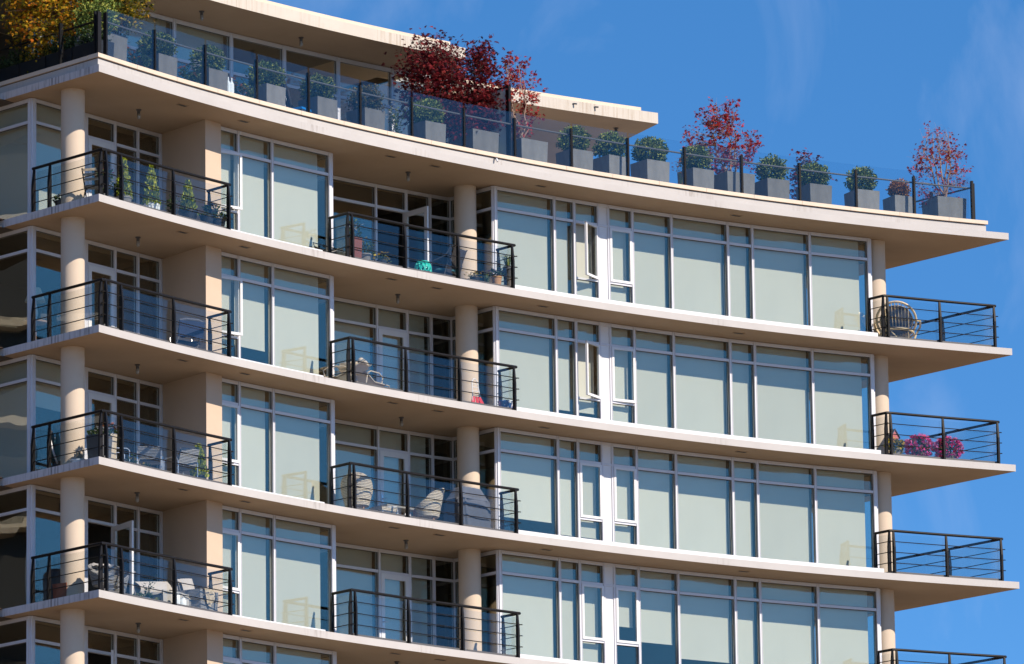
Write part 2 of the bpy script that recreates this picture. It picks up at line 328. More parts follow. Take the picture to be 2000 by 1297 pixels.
def th_px(px, R, z):
    lo, hi = rad(100), rad(160)            # hi is left
    for _ in range(50):
        m = (lo + hi) / 2; p = pol(m, R)
        if proj(p.x, p.y, z)[0] > px: lo = m
        else: hi = m
    return (lo + hi) / 2
def onR(px, R, z): return pol(th_px(px, R, z), R)
def arc(t0, t1, R, n): return [pol(t0 + (t1 - t0) * i / n, R) for i in range(n + 1)]
def tanv(p): d = Vector((p.x - CX, p.y - CY)).normalized(); return Vector((d.y, -d.x))   # along the front, to the right
def outv(p): return -Vector((p.x - CX, p.y - CY)).normalized()                           # towards the street
U = Vector((cos(rad(131.5)), sin(rad(131.5))))     # party walls and end edges run this way
A = pol(rad(146.72), R_SLAB); B = pol(rad(114.0), R_SLAB)

apt = thing('apartment_building', 'curved cream apartment tower with white slab edges, balconies and a planted roof terrace', 'building', (0, 0, 0))

# ------------------------------------------------------------------ ground
g = MB(); g.box(-2500, 2500, -2500, 3500, -0.5, 0.0)
M['ground'] = mat('town_ground', (0.28, 0.205, 0.135), 0.9, var=0.3, vscale=0.05)
gr = part('ground', g, 'ground', None); tag(gr, 'flat pale town ground below the tower', kind='structure')

# ------------------------------------------------------------------ slabs
front = arc(rad(146.72), rad(114.0), R_SLAB, 72)
U2 = Vector((-0.683, 0.731))
poly = [tuple(p) for p in front] + [tuple(B + U * 15), tuple(A + U2 * 15)]
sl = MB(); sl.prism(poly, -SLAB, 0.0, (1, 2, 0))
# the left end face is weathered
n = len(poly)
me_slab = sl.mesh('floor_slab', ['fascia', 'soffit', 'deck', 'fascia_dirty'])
for p in me_slab.polygons:
    if abs(p.normal.z) < 0.1:
        if p.normal.x < -0.5 and p.normal.y < 0: p.material_index = 3
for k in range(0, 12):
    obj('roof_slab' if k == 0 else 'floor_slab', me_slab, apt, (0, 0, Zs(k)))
# terrace upstand and coping
def ring(R0, R1, t0, t1, inset_r, z0, z1, m, name):
    fr = arc(rad(t0), rad(t1), R0, 72)
    p = [tuple(q) for q in fr] + [tuple(fr[-1] + U * 9), tuple(fr[-1] + U * 9 - tanv(fr[-1]) * inset_r)] + \
        [tuple(q) for q in arc(rad(t1) + inset_r / R1, rad(t0) - inset_r / R1, R1, 72)] + [tuple(fr[0] + U2 * 9 + tanv(fr[0]) * inset_r), tuple(fr[0] + U2 * 9)]
    b = MB(); b.prism(p, z0, z1); return part(name, b, m, apt)
ring(51.13, 51.42, 146.60, 114.66, 0.3, Z0 + 0.002, Z0 + 0.175, 'fascia', 'parapet')
gp = ring(51.17, 51.40, 146.56, 114.72, 0.22, Z0 + 0.177, Z0 + 0.195, 'gasket', 'coping_joint')
cps = MB()
t = 146.66; step = 1.62
while t > 114.62:
    t1 = max(t - step + 0.008, 114.62)
    ti0, ti1 = rad(t), rad(t1)
    if t > 146: qq = pol(ti0, 51.08) + U2 * .37; ti0 = math.atan2(qq.y - CY, qq.x - CX)
    if t1 < 114.7: qq = pol(ti1, 51.08) + U * .37; ti1 = math.atan2(qq.y - CY, qq.x - CX)
    cps.prism([tuple(q) for q in arc(rad(t), rad(t1), 51.08, 8)] + [tuple(q) for q in arc(ti1, ti0, 51.44, 8)], Z0 + 0.197, Z0 + 0.29); t -= step
a0 = pol(rad(146.66), 51.08)
q0 = [a0 + U2 * .385, a0 + U2 * 9, a0 + U2 * 9 + Vector((0.25, 0.25)), a0 + U2 * .385 + Vector((0.25, 0.25))]
cps.prism([tuple(q) for q in q0], Z0 + 0.197, Z0 + 0.288)
part('coping', cps, 'coping', apt)
# raised terrace deck
td = MB(); td.prism([tuple(q) for q in arc(rad(146.1), rad(115.3), 51.45, 40)] + [tuple(pol(rad(115.3), 51.45) + U * 14), tuple(pol(rad(146.1), 51.45) + U2 * 14)], Z0 + 0.006, Z0 + 0.16)
part('terrace_deck', td, 'deck', apt)
ZD = Z0 + 0.16

# ------------------------------------------------------------------ columns
cm = MB(); cm.lathe([(0.272, 0.0), (0.272, FH - SLAB)], 40, cap=False)
me_col = cm.mesh('column', 'column', True)
colL, colM, colR = Vector((-9.94, 138.12)), Vector((-1.10, 148.27)), Vector((9.25, 155.02))
for k in range(0, 6):
    for c in (colL, colM, colR): obj('column', me_col, apt, (c.x, c.y, Zs(k + 1)))

# ------------------------------------------------------------------ glazing
ZB, HT = 0.03, FH - SLAB - 0.012            # window base and head above the slab below
TR = HT - 0.55                              # transom centre
class Win:
    """one window bay between plan points p0 (left) and p1 (right); b runs towards the street"""
    def __init__(s, p0, p1, name, z):
        s.p0, s.z = p0, z; s.w = (p1 - p0).length; s.t = (p1 - p0).normalized(); s.n = Vector((s.t.y, -s.t.x))
        s.root = bpy.data.objects.new(name, None); COL.objects.link(s.root); s.root.parent = apt; s.root.empty_display_size = 0.1
        s.root.matrix_local = Matrix.Translation((p0.x, p0.y, z)) @ Matrix.Rotation(math.atan2(s.t.y, s.t.x), 4, 'Z')
        # local: x along t, y = -n direction (away from the street), z up
        s.fr, s.pa, s.bl = MB(), MB(), MB()
    def done(s, fm='frame', bm='blind'):
        part('frame', s.fr, [fm, 'gasket'], s.root)
        if s.pa.v: part('pane', s.pa, 'pane', s.root)
        if s.bl.v: part('blind', s.bl, bm, s.root)
        return s.root
def pane(w, x0, x1, z0, z1):
    q = [rnd.uniform(-.003, .003) for _ in range(4)]           # no two panes sit quite alike
    w.pa.add([(x0, .018 + q[0], z0), (x1, .018 + q[1], z0), (x1, .036 + q[1], z0), (x0, .036 + q[0], z0), (x0, .018 + q[2], z1), (x1, .018 + q[3], z1), (x1, .036 + q[3], z1), (x0, .036 + q[2], z1)],
             [(3, 2, 1, 0), (4, 5, 6, 7), (0, 1, 5, 4), (1, 2, 6, 5), (2, 3, 7, 6), (3, 0, 4, 7)])
    g = 0.012                                # thin dark gasket round the glass, just behind the frame lip
    w.fr.cur = 1
    w.fr.box(x0 - .002, x0 + g, 0.004, 0.017, z0, z1); w.fr.box(x1 - g, x1 + .002, 0.004, 0.017, z0, z1)
    w.fr.box(x0 + g, x1 - g, 0.004, 0.017, z1 - g, z1 + .002); w.fr.box(x0 + g, x1 - g, 0.004, 0.017, z0 - .002, z0 + g)
    w.fr.cur = 0
JW = 0.036
def window(p0, p1, k, kind='fixed', blind=0.0, gap=0.03, jl=JW, jr=JW, name='window', open_=0.0, hinge='R', zb=ZB, ht=HT, tr=None, level_z=None, head=0.085, sash_only=False):
    """k = storey index (0 just below the terrace slab); blind None = open, else gap left under the blind"""
    z = Zs(k + 1) if level_z is None else level_z
    w = Win(p0, p1, name, z); tr = TR if tr is None else tr; W_ = w.w; y0, y1 = -0.035, 0.07
    w.fr.box(0, jl, y0, y1, zb, ht); w.fr.box(W_ - jr, W_, y0, y1, zb, ht)
    w.fr.box(jl, W_ - jr, y0 + .004, y1, ht - head, ht - .001); w.fr.box(jl, W_ - jr, y0 + .004, y1, zb, zb + 0.06)
    w.fr.box(jl, W_ - jr, y0 + .006, y1, tr - 0.034, tr + 0.034)
    # drip fins either side of the joint give the double line of the real mullions
    w.fr.box(jl - .012, jl - .002, y0 - .012, y0, zb, ht); w.fr.box(W_ - jr + .002, W_ - jr + .012, y0 - .012, y0, zb, ht)
    pane(w, jl, W_ - jr, tr + 0.034, ht - head)
    low0, low1 = zb + 0.06, tr - 0.034
    if kind == 'fixed': pane(w, jl, W_ - jr, low0, low1)
    if kind == 'casement':
        cz = 0.86
        w.fr.box(jl, W_ - jr, y0 + .006, y1, cz - 0.04, cz + 0.012); pane(w, jl, W_ - jr, low0, cz - 0.04)
        sa, sp = MB(), MB(); hx = W_ - jr - .004 if hinge == 'R' else jl + .004; sg = -1 if hinge == 'R' else 1
        ang = open_ * (1 if hinge == 'R' else -1)
        def T(p, hx=hx, ang=ang, yb=y0 - 0.012):
            x, y = p.x - hx, p.y - yb; return Vector((hx + x * cos(ang) - y * sin(ang), yb + x * sin(ang) + y * cos(ang), p.z))
        sa.T = sp.T = T; a, b = jl + .004, W_ - jr - .004; c0, c1 = cz + 0.014, tr - 0.036; f = 0.062; ya, yb = y0 - 0.022, y0 + 0.03
        sa.box(a, a + f, ya, yb, c0, c1); sa.box(b - f, b, ya, yb, c0, c1); sa.box(a + f, b - f, ya + .002, yb, c0, c0 + f); sa.box(a + f, b - f, ya + .002, yb, c1 - f, c1)
        sp.box(a + f, b - f, ya + .02, ya + .034, c0 + f, c1 - f)
        part('sash', sa, 'white', w.root); part('sash_pane', sp, 'pane', w.root)
    if blind is not None:
        w.bl.box(jl + 0.012, W_ - jr - gap, 0.165, 0.173, zb + 0.06 + blind, ht - 0.03)
        if blind > 0.02: w.bl.box(jl + 0.012, W_ - jr - gap, 0.158, 0.164, zb + 0.06 + blind, zb + 0.085 + blind)
    return w
def door(p0, p1, k, open_=0.0, blind=None, gap=0.03):
    z = Zs(k + 1); w = Win(p0, p1, 'balcony_door', z); W_ = w.w; y0, y1 = -0.035, 0.07; jl = jr = JW
    w.fr.box(0, jl, y0, y1, ZB, HT); w.fr.box(W_ - jr, W_, y0, y1, ZB, HT)
    w.fr.box(jl, W_ - jr, y0 + .004, y1, HT - .085, HT - .001); w.fr.box(jl, W_ - jr, y0 + .004, y1, ZB, ZB + .03)
    w.fr.box(jl, W_ - jr, y0 + .006, y1, TR - .034, TR + .034)
    pane(w, jl, W_ - jr, TR + .034, HT - .085)
    lf, lp, hd = MB(), MB(), MB(); hx = W_ - jr - .004; yb_ = y0 - .006
    def T(p):
        x, y = p.x - hx, p.y - yb_; return Vector((hx + x * cos(open_) - y * sin(open_), yb_ + x * sin(open_) + y * cos(open_), p.z))
    lf.T = lp.T = hd.T = T; a, b = jl + .004, hx; c0, c1 = ZB + .034, TR - .038; f = 0.115; ya, yb = y0 - .012, y0 + .036
    lf.box(a, a + f, ya, yb, c0, c1); lf.box(b - f, b, ya, yb, c0, c1); lf.box(a + f, b - f, ya + .002, yb, c0, c0 + f * 1.3); lf.box(a + f, b - f, ya + .002, yb, c1 - f * 1.1, c1)
    lp.box(a + f, b - f, ya + .02, ya + .034, c0 + f * 1.3, c1 - f * 1.1)
    hd.tube([(a + .05, ya, c0 + .98), (a + .05, ya - .06, c0 + .98), (a + .16, ya - .06, c0 + .98)], .011, 6); hd.box(a + .03, a + .07, ya - .012, ya + .001, c0 + .88, c0 + 1.08)
    part('door_leaf', lf, 'white', w.root); part('door_pane', lp, 'pane', w.root); part('handle', hd, 'steel', w.root)
    if blind is not None: w.bl.box(jl, W_ - jr - gap, .165, .173, ZB + .03 + blind, HT - .03)
    w.done()

zh = Zsof(0)
# right block, mullions by their sighting at the terrace soffit
rb = [963.5, 1080.5, 1119.5, 1166.5, 1185.5, 1233, 1309.5, 1419.5, 1467.5, 1579.5, 1697.5]
RB = [onR(x, R_GLASS, zh) for x in rb]
# blind gaps under each blind: rows = storeys, columns = bays (None = no blind)
blR = [[0, 0, .02, None, .0, 0, 0, 0, 0, 0],
       [0, .16, .16, None, .0, 0, 0, 0, 0, 0],
       [.32, .06, .06, None, .0, 0, 0, 0, 0, 0],
       [.03, 0, .0, None, .95, .62, .3, .2, .18, .12],
       [.1, .1, .1, None, .0, 0, 0, 0, 0, 0]]
opn = {(0, 2): (rad(27), 'R'), (1, 2): (rad(24), 'R'), (1, 4): (rad(5), 'L')}
blR = [[g + .27 if g and g > .05 else g for g in row] for row in blR]        # the slab edge hides the lowest part of the glass
for k in range(5):
    for i in range(10):
        p0, p1 = RB[i], RB[i + 1]
        if i == 3:        # solid white spandrel strip
            w = Win(p0, p1, 'spandrel_panel', Zs(k + 1)); W_ = w.w
            w.fr.box(0, .02, -.04, .07, ZB, HT); w.fr.box(W_ - .02, W_, -.04, .07, ZB, HT); w.fr.box(.02, W_ - .02, -.032, .07, TR - .03, TR + .03); w.fr.box(.02, W_ - .02, -.032, .07, HT - .085, HT)
            w.pa = MB(); part('frame', w.fr, 'frame', w.root)
            b = MB(); b.box(.02, W_ - .02, -.012, .05, ZB, TR - .03); b.box(.02, W_ - .02, -.012, .05, TR + .03, HT - .085); part('panel', b, 'white', w.root); continue
        kind = 'casement' if i in (2, 4) else 'fixed'
        o, h = opn.get((k, i), (0, 'R'))
        w = window(p0, p1, k, kind, blR[k][i], gap=(.15 if i == 9 else .03), jl=(.085 if i == 0 else JW), jr=(.085 if i == 9 else JW),
                   name='casement_window' if kind == 'casement' else 'window', open_=o, hinge=h)
        w.done()
    # glass return at each end of the block
    w = window(RB[10] + U * 3.2, RB[10] + U * .001, k, 'fixed', None, name='side_window', jr=.03); w.done()
    e0 = RB[0] + U * 1.62
    w = window(e0, RB[0], k, 'fixed', None, name='side_window'); w.done()

# left block
lb = [421.5, 463.5, 529.5, 645.7]
LB = [onR(x, R_GLASS - 0.03, zh) for x in lb]
blL = [[.0, .0, .0], [.5, .62, .0], [.0, .0, .0], [0, 0, 0], [0, 0, 0]]
for k in range(5):
    for i in range(3):
        o, h = {(0, 0): (rad(13), 'L'), (1, 0): (rad(12), 'L')}.get((k, i), (0, 'L'))
        kind = 'casement' if i == 0 else 'fixed'
        w = window(LB[i], LB[i + 1], k, kind, blL[k][i], gap=(.03, .05, .19)[i], jr=(JW, JW, .10)[i], name='casement_window' if i == 0 else 'window', open_=o, hinge=h); w.done()
    # right return of the left block, back to the rear wall of the middle balcony
    w = window(LB[3] + U * 1.55, LB[3] + U * .002, k, 'fixed', None, name='side_window'); w.done()

# rear wall of the left balcony and the corner bay
P1 = at(62.5, 190.5, zh); Fp = at(314.5, 261.8, zh); dF = (Fp - P1).normalized()
def onF(px):
    lo, hi = 0.0, (Fp - P1).length
    for _ in range(40):
        m = (lo + hi) / 2; q = P1 + dF * m
        if proj(q.x, q.y, zh)[0] < px: lo = m
        else: hi = m
    return P1 + dF * lo
FL = [P1, onF(150), onF(168), onF(223), onF(267.5), Fp]
blF = [[0, None, None, None], [None] * 4, [None] * 4, [None] * 4, [None] * 4]
for k in range(5):
    w = window(FL[0], FL[1], k, 'fixed', {0: .0, 2: 1.6}.get(k), name='window', jl=.10); w.done()
    w = Win(FL[1], FL[2], 'spandrel_panel', Zs(k + 1)); w.fr.box(.0, w.w, -.03, .07, ZB, HT); w.done()
    door(FL[2], FL[3], k, open_={3: rad(68), 4: rad(38)}.get(k, 0.0))
    w = window(FL[3], FL[4], k, 'fixed', None); w.done()
    w = window(FL[4], FL[5], k, 'fixed', None, jr=.09); w.done()
    # left side of the corner bay, running out of the picture
    q = P1 + U2 * 2.3
    w = window(q, P1, k, 'fixed', {0: .0, 2: .0}.get(k), gap=.02, jr=.10); w.done()
    w = window(q + U2 * 2.3, q, k, 'fixed', None); w.done()
# rear wall of the middle balcony
ml = [640.0, 732.5, 791.5, 838.0]
ML = [onR(x, R_BACK + .1, zh) for x in ml] + [RB[0] + U * 1.62]
blM = [[None] * 4, [0, 0, .0, None], [0, 0, .0, None], [0, 0, .0, None], [0, 0, 0, None]]
for k in range(5):
    w = window(ML[0], ML[1], k, 'fixed', blM[k][0]); w.done()
    door(ML[1], ML[2], k, open_=rad(87) if k == 0 else 0.0, blind=blM[k][1])
    w = window(ML[2], ML[3], k, 'fixed', blM[k][2]); w.done()
    w = window(ML[3], ML[4], k, 'fixed', blM[k][3]); w.done()

# solid tan wall between the left balcony and the left block
G = at(401, 233, zh); wl = MB()
gw = [G, LB[0] + outv(LB[0]) * .16, LB[0] - outv(LB[0]) * .05, LB[0] + U * 1.7 + dF * .1, Fp + dF * .02]
wl.prism([tuple(q) for q in gw], 0.0, FH - SLAB)
me_w = wl.mesh('wall', 'wall')
for k in range(5): obj('wall', me_w, apt, (0, 0, Zs(k + 1)))
# base curb under the corner bay, white flashing upstand along the window blocks
cb = MB(); cb.prism([tuple(P1 + U2 * 5 + Vector((-.05, -.05))), tuple(P1 + Vector((-.02, -.06))), tuple(P1 + Vector((.06, .06))), tuple(P1 + U2 * 5 + Vector((.1, .1)))], 0.0, 0.028)
fl = MB()
for (x0, x1, px) in ((1004, 1716, 0),):
    t0, t1 = th_px(x0, R_SLAB, Zs(1)), th_px(x1, R_SLAB, Zs(1))
    fl.prism([tuple(q) for q in arc(t0, t1, R_SLAB + .03, 40)] + [tuple(q) for q in arc(t1, t0, R_SLAB + .07, 40)], 0.002, 0.10)
fl2 = MB(); t0, t1 = th_px(452, R_SLAB, Zs(1)), th_px(632, R_SLAB, Zs(1))
fl2.prism([tuple(q) for q in arc(t0, t1, R_SLAB + .03, 16)] + [tuple(q) for q in arc(t1, t0, R_SLAB + .07, 16)], 0.002, 0.035)
me_f, me_f2 = fl.mesh('window_flashing', 'white'), fl2.mesh('window_flashing', 'white')
me_cb = cb.mesh('window_curb', 'fascia_dirty')
for k in range(1, 6):
    obj('window_flashing', me_f, apt, (0, 0, Zs(k))); obj('window_flashing', me_f2, apt, (0, 0, Zs(k))); obj('window_curb', me_cb, apt, (0, 0, Zs(k)))
# interior: a rear wall with party walls behind the glass
iw = MB()
t0, t1 = rad(146.0), rad(117.3)
iw.prism([tuple(q) for q in arc(t0, t1, 58.3, 30)] + [tuple(q) for q in arc(t1, t0, 58.5, 30)], 0.0, FH - SLAB)
def party(p, l0, l1, th=.12):
    n_ = Vector((U.y, -U.x)) * th / 2
    iw.prism([tuple(p + U * l0 - n_), tuple(p + U * l1 - n_), tuple(p + U * l1 + n_), tuple(p + U * l0 + n_)], 0.0, FH - SLAB)
party(LB[0] + tanv(LB[0]) * .05, 1.9, 6.5); party(RB[3] + tanv(RB[3]) * .15, .3, 6.3); party(Fp, .4, 5); party(ML[4], .3, 5); party(RB[9], 0.2, 6); party(RB[7], 0.2, 6); party(RB[4], .2, 5.5)
party(RB[10] - tanv(RB[10]) * .07, 3.25, 8.0); party(P1 + U2 * 4.75, 0, .1)
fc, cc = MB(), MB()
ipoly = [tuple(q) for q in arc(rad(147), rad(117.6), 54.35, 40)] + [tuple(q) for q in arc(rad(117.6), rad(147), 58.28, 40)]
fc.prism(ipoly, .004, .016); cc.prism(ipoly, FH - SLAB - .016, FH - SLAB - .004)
M['shaded_ceiling'] = mat('shade_darkened_ceiling', (0.11, 0.10, 0.09), 0.9); M['shaded_floor'] = mat('shade_darkened_floor', (0.10, 0.065, 0.045), 0.5, var=.2)  # ceiling and floor colours darkened to put room shade behind the glass
me_fc, me_cc = fc.mesh('interior_floor', 'shaded_floor'), cc.mesh('interior_ceiling', 'shaded_ceiling')
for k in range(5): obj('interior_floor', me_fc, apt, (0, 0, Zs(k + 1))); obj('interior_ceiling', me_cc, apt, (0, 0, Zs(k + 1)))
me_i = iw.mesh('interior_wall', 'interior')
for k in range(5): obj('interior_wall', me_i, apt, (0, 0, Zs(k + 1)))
# the storeys further down
lw = MB(); lw.prism([tuple(q) for q in arc(rad(145.5), rad(116.5), 52.6, 30)] + [tuple(pol(rad(116.5), 52.6) + U * 12), tuple(pol(rad(145.5), 52.6) + U2 * 13)], 0.0, Zs(5) - SLAB - .01)
part('lower_wall', lw, 'wall', apt)

# ------------------------------------------------------------------ balcony railings
RAIL_R, RH = 51.085, 1.085
def arc_pts(pa, pb, R, n):
    ta, tb = math.atan2(pa.y - CY, pa.x - CX), math.atan2(pb.y - CY, pb.x - CX); return arc(ta, tb, R, n)
def railing(runs, posts, channel=True):
    """runs = list of plan polylines (each a straight or curved side); posts = list of (run, t in 0..1)"""
    root = bpy.data.objects.new('balcony_railing', None); COL.objects.link(root); root.parent = apt; root.empty_display_size = .2
    allp = [runs[0][0]] + [q for r in runs for q in r[1:]]
    hr = MB(); hr.tube([(q.x, q.y, RH) for q in allp], 0.034, 10)
    smooth_by_angle(part('handrail', hr, 'black', root))
    def pos(run, t):
        L = [0]
        for a, b in zip(run, run[1:]): L.append(L[-1] + (b - a).length)
        d = min(max(t, 0.0), 1.0) * L[-1]
        for i in range(len(run) - 1):
            if d <= L[i + 1] + 1e-9 or i == len(run) - 2:
                f = (d - L[i]) / (L[i + 1] - L[i]); dr = (run[i + 1] - run[i]).normalized(); return run[i] + (run[i + 1] - run[i]) * f, dr
    for ri, t in posts:
        p, d = pos(runs[ri], t); nrm = Vector((d.y, -d.x))
        b = MB(); w = 0.025
        prof = [(.062, 0.0, -.030), (.062, .62 * RH, -.030), (.018, RH - .02, -.018)]       # outward edge, height, inward edge
        for (o0, z0, i0), (o1, z1, i1) in zip(prof, prof[1:]):
            vs = []
            for s_, zz, oo, ii in ((0, z0, o0, i0), (1, z1, o1, i1)):
                for e, sd in ((ii, -w), (oo, -w), (oo, w), (ii, w)):
                    q = p + nrm * e + d * sd; vs.append((q.x, q.y, zz))
            fs = [(0, 1, 5, 4), (1, 2, 6, 5), (2, 3, 7, 6), (3, 0, 4, 7)]
            if z0 == 0: fs.append((3, 2, 1, 0))
            else: fs.append((4, 5, 6, 7))
            b.add(vs, fs)
        part('post', b, 'black', root)
    for z in (.27, .535, .80):
        for ri, r in enumerate(runs):
            d0 = (r[1] - r[0]).normalized(); d1 = (r[-1] - r[-2]).normalized(); nn = lambda d: Vector((d.y, -d.x)) * .018
            b = MB(); pts = [r[0] + d0 * -.05 * (ri > 0)] + list(r[1:-1]) + [r[-1] + d1 * .06]
            b.tube([(q.x + nn(d0).x, q.y + nn(d0).y, z * RH / 1.07) for q in pts], .0115, 6)
            part('rail_rod', b, 'black', root)
    for ri, r in enumerate(runs):
        ts = sorted([t for i, t in posts if i == ri] + [0.0, 1.0])
        for a, c in zip(ts, ts[1:]):
            if c - a < .04: continue
            nseg = 1 if len(r) == 2 else max(2, int((c - a) * 14)); lo = []; hi = []
            e = .03 / sum((y - x).length for x, y in zip(r, r[1:]))
            for j in range(nseg + 1):
                p, d = pos(r, a + e + (c - a - 2 * e) * j / nseg); nrm = Vector((d.y, -d.x)); lo.append(p - nrm * .055); hi.append(p - nrm * .067)
            b = MB(); b.prism([tuple(q) for q in lo + hi[::-1]], .07, RH - .075); part('glass_panel', b, 'rail_glass', root)
        ch = MB(); lo = []; hi = []
        for j in range(21):
            p, d = pos(r, .005 + .99 * j / 20); nrm = Vector((d.y, -d.x)); lo.append(p - nrm * .038); hi.append(p - nrm * .085)
        ch.prism([tuple(q) for q in lo + hi[::-1]], .004, .068); part('glass_channel', ch, 'dark_grey', root)
    return root
def on_line(p, d, px, z, l=4.0):
    lo, hi = 0.0, l; f0 = proj(p.x, p.y, z)[0] > px
    for _ in range(40):
        m = (lo + hi) / 2; q = p + d * m
        if (proj(q.x, q.y, z)[0] > px) == f0: lo = m
        else: hi = m
    return p + d * lo
z1 = Zs(1); zr = z1 + RH
def t_px(run, px, z):
    best = None
    L = sum((b - a).length for a, b in zip(run, run[1:])); acc = 0; pts = []
    for a, b in zip(run, run[1:]):
        for j in range(60): q = a + (b - a) * j / 60; pts.append(((acc + (b - a).length * j / 60) / L, q))
        acc += (b - a).length
    return min(pts, key=lambda t: abs(proj(t[1].x, t[1].y, z)[0] - px))[0]
zm = z1 + .4
# left
cL = onR(201, RAIL_R, zr); eL = on_line(cL, U2, 64, zr); fL = onR(449, RAIL_R, zr); wL = on_line(fL, U, 405, zr)
runsL = [[eL, cL], arc_pts(cL, fL, RAIL_R, 26), [fL, wL]]
pL = [(0, .02), (0, t_px(runsL[0], 97, zm)), (0, .975), (1, .022), (1, t_px(runsL[1], 236, zm)), (1, t_px(runsL[1], 338, zm)), (1, .985), (2, .93)]
rl = railing(runsL, pL)
# middle
cM = onR(681, RAIL_R, zr); eM = on_line(cM, U, 643, zr); fM = onR(1005, RAIL_R, zr); wM = on_line(fM, U, 970, zr)
runsM = [[eM, cM], arc_pts(cM, fM, RAIL_R, 26), [fM, wM]]
pM = [(0, .03), (0, .95), (1, .018), (1, t_px(runsM[1], 790, zm)), (1, t_px(runsM[1], 894, zm)), (1, .985), (2, .93)]
rm = railing(runsM, pM)
# right corner
cR = onR(1726, RAIL_R, zr); eR = on_line(cR, U, 1697, zr); fR = onR(1944, RAIL_R, zr)
runsR = [[eR, cR], arc_pts(cR, fR, RAIL_R, 18), [fR, fR + U * 4.4]]
pR = [(0, .03), (0, .95), (1, .03), (1, t_px(runsR[1], 1836, zm)), (1, .985), (2, .43), (2, .9)]
rr = railing(runsR, pR)
for root, ks in ((rl, range(1, 6)), (rm, range(1, 6)), (rr, range(1, 6))):
    for k in ks:
        if k == 1: root.location = (0, 0, Zs(1)); continue
        c = root.copy(); COL.objects.link(c); c.parent = apt; c.location = (0, 0, Zs(k))
        for ch in root.children: d = ch.copy(); COL.objects.link(d); d.parent = c

# ------------------------------------------------------------------ soffit lights and vents
lbm = MB(); lbm.lathe([(.05, 0), (.05, -.02), (.03, -.025), (.03, -.09)], 14); me_lb = lbm.mesh('light_base', 'dark_grey', False)
lcm = MB(); lcm.lathe([(.026, -.09), (.033, -.10), (.034, -.17), (.02, -.205), (.004, -.21)], 14); me_lc = lcm.mesh('lens', 'lens', True)
def soffit_light(p, z):
    o = bpy.data.objects.new('ceiling_light', None); COL.objects.link(o); o.parent = apt; o.location = (p.x, p.y, z); o.empty_display_size = .1; o.scale = (1.25, 1.25, 1.1)
    obj('light_base', me_lb, o); obj('lens', me_lc, o)
vb = MB(); vb.box(-.115, .115, -.05, .05, -.012, 0)
me_v = vb.mesh('vent_frame', 'soffit'); vs = MB(); vs.box(-.10, .10, -.034, .034, -.016, -.0125)
me_vs = vs.mesh('grille', 'gasket')
mids = [(797, 336), (777, 575), (784, 815), (793, 1055), (775, 1292)]
lefts = [(271, 214), (269.5, 463), (268.5, 712), (268, 962), (270, 1217)]
for k in range(5):
    for (x, y) in (lefts[k], mids[k]): soffit_light(at(x, y, Zsof(k)), Zsof(k))
for (x, y) in ((356, 205), (476, 236.5), (763, 305), (850, 324), (1057, 363), (1438, 420.5)):
    p = at(x, y, Zsof(0))
    for k in range(5):
        o = bpy.data.objects.new('soffit_vent', None); COL.objects.link(o); o.parent = apt; o.empty_display_size = .1
        tv = tanv(p); o.location = (p.x, p.y, Zsof(k)); o.rotation_euler = (0, 0, math.atan2(tv.y, tv.x)); o.scale = (1.3, 1.3, 1)
        obj('vent_frame', me_v, o); obj('grille', me_vs, o)

# ------------------------------------------------------------------ terrace glass balustrade
tg = bpy.data.objects.new('terrace_balustrade', None); COL.objects.link(tg); tg.parent = apt; tg.location = (0, 0, Z0 + .29)
TGR = 51.2; zt = Z0 + .29
tx = [206, 301, 399.5, 500.5, 601.5, 702.5, 803.5, 905.5, 1004.5, 1115.5, 1226, 1337, 1448.5, 1561.5, 1672, 1785.5, 1899]
TP = [onR(x, TGR, zt + .3) for x in tx]
cT = onR(196, TGR, zt + .3)
def tpost(p, tdir, h=1.0, w=.026, d=.05):
    nrm = Vector((tdir.y, -tdir.x)); b = MB(); c = [p - tdir * w + nrm * d, p + tdir * w + nrm * d, p + tdir * w - nrm * d, p - tdir * w - nrm * d]
    b.prism([tuple(q) for q in c], 0.002, h); part('post', b, 'black', tg)
for i, p in enumerate(TP): tpost(p, tanv(p), 1.0 if i not in (0, 16) else 1.03, d=.045)
tpost(TP[16] + tanv(TP[16]) * .07 + outv(TP[16]) * -.06, tanv(TP[16]), .98, w=.022)
def tpanel(a, b, curved=True, z0=.02, z1=1.13, off=.03):
    m_ = MB(); 
    if curved:
        ta, tb = math.atan2(a.y - CY, a.x - CX), math.atan2(b.y - CY, b.x - CX); e = .03 / TGR
        m_.prism([tuple(q) for q in arc(ta - e, tb + e, TGR - off, 6)] + [tuple(q) for q in arc(tb + e, ta - e, TGR - off + .014, 6)], z0, z1)
    else:
        d = (b - a).normalized(); n_ = Vector((d.y, -d.x)); m_.prism([tuple(a + d * .03 + n_ * off), tuple(b - d * .03 + n_ * off), tuple(b - d * .03 + n_ * (off - .014)), tuple(a + d * .03 + n_ * (off - .014))], z0, z1)
    part('glass_panel', m_, 'terrace_glass', tg)
for a, b in zip(TP, TP[1:]): tpanel(a, b)
hr = MB(); hr.tube([(q.x, q.y, .86) for q in arc_pts(TP[0], TP[16], TGR + .09, 60)], .022, 8); smooth_by_angle(part('handrail', hr, 'dark_grey', tg))
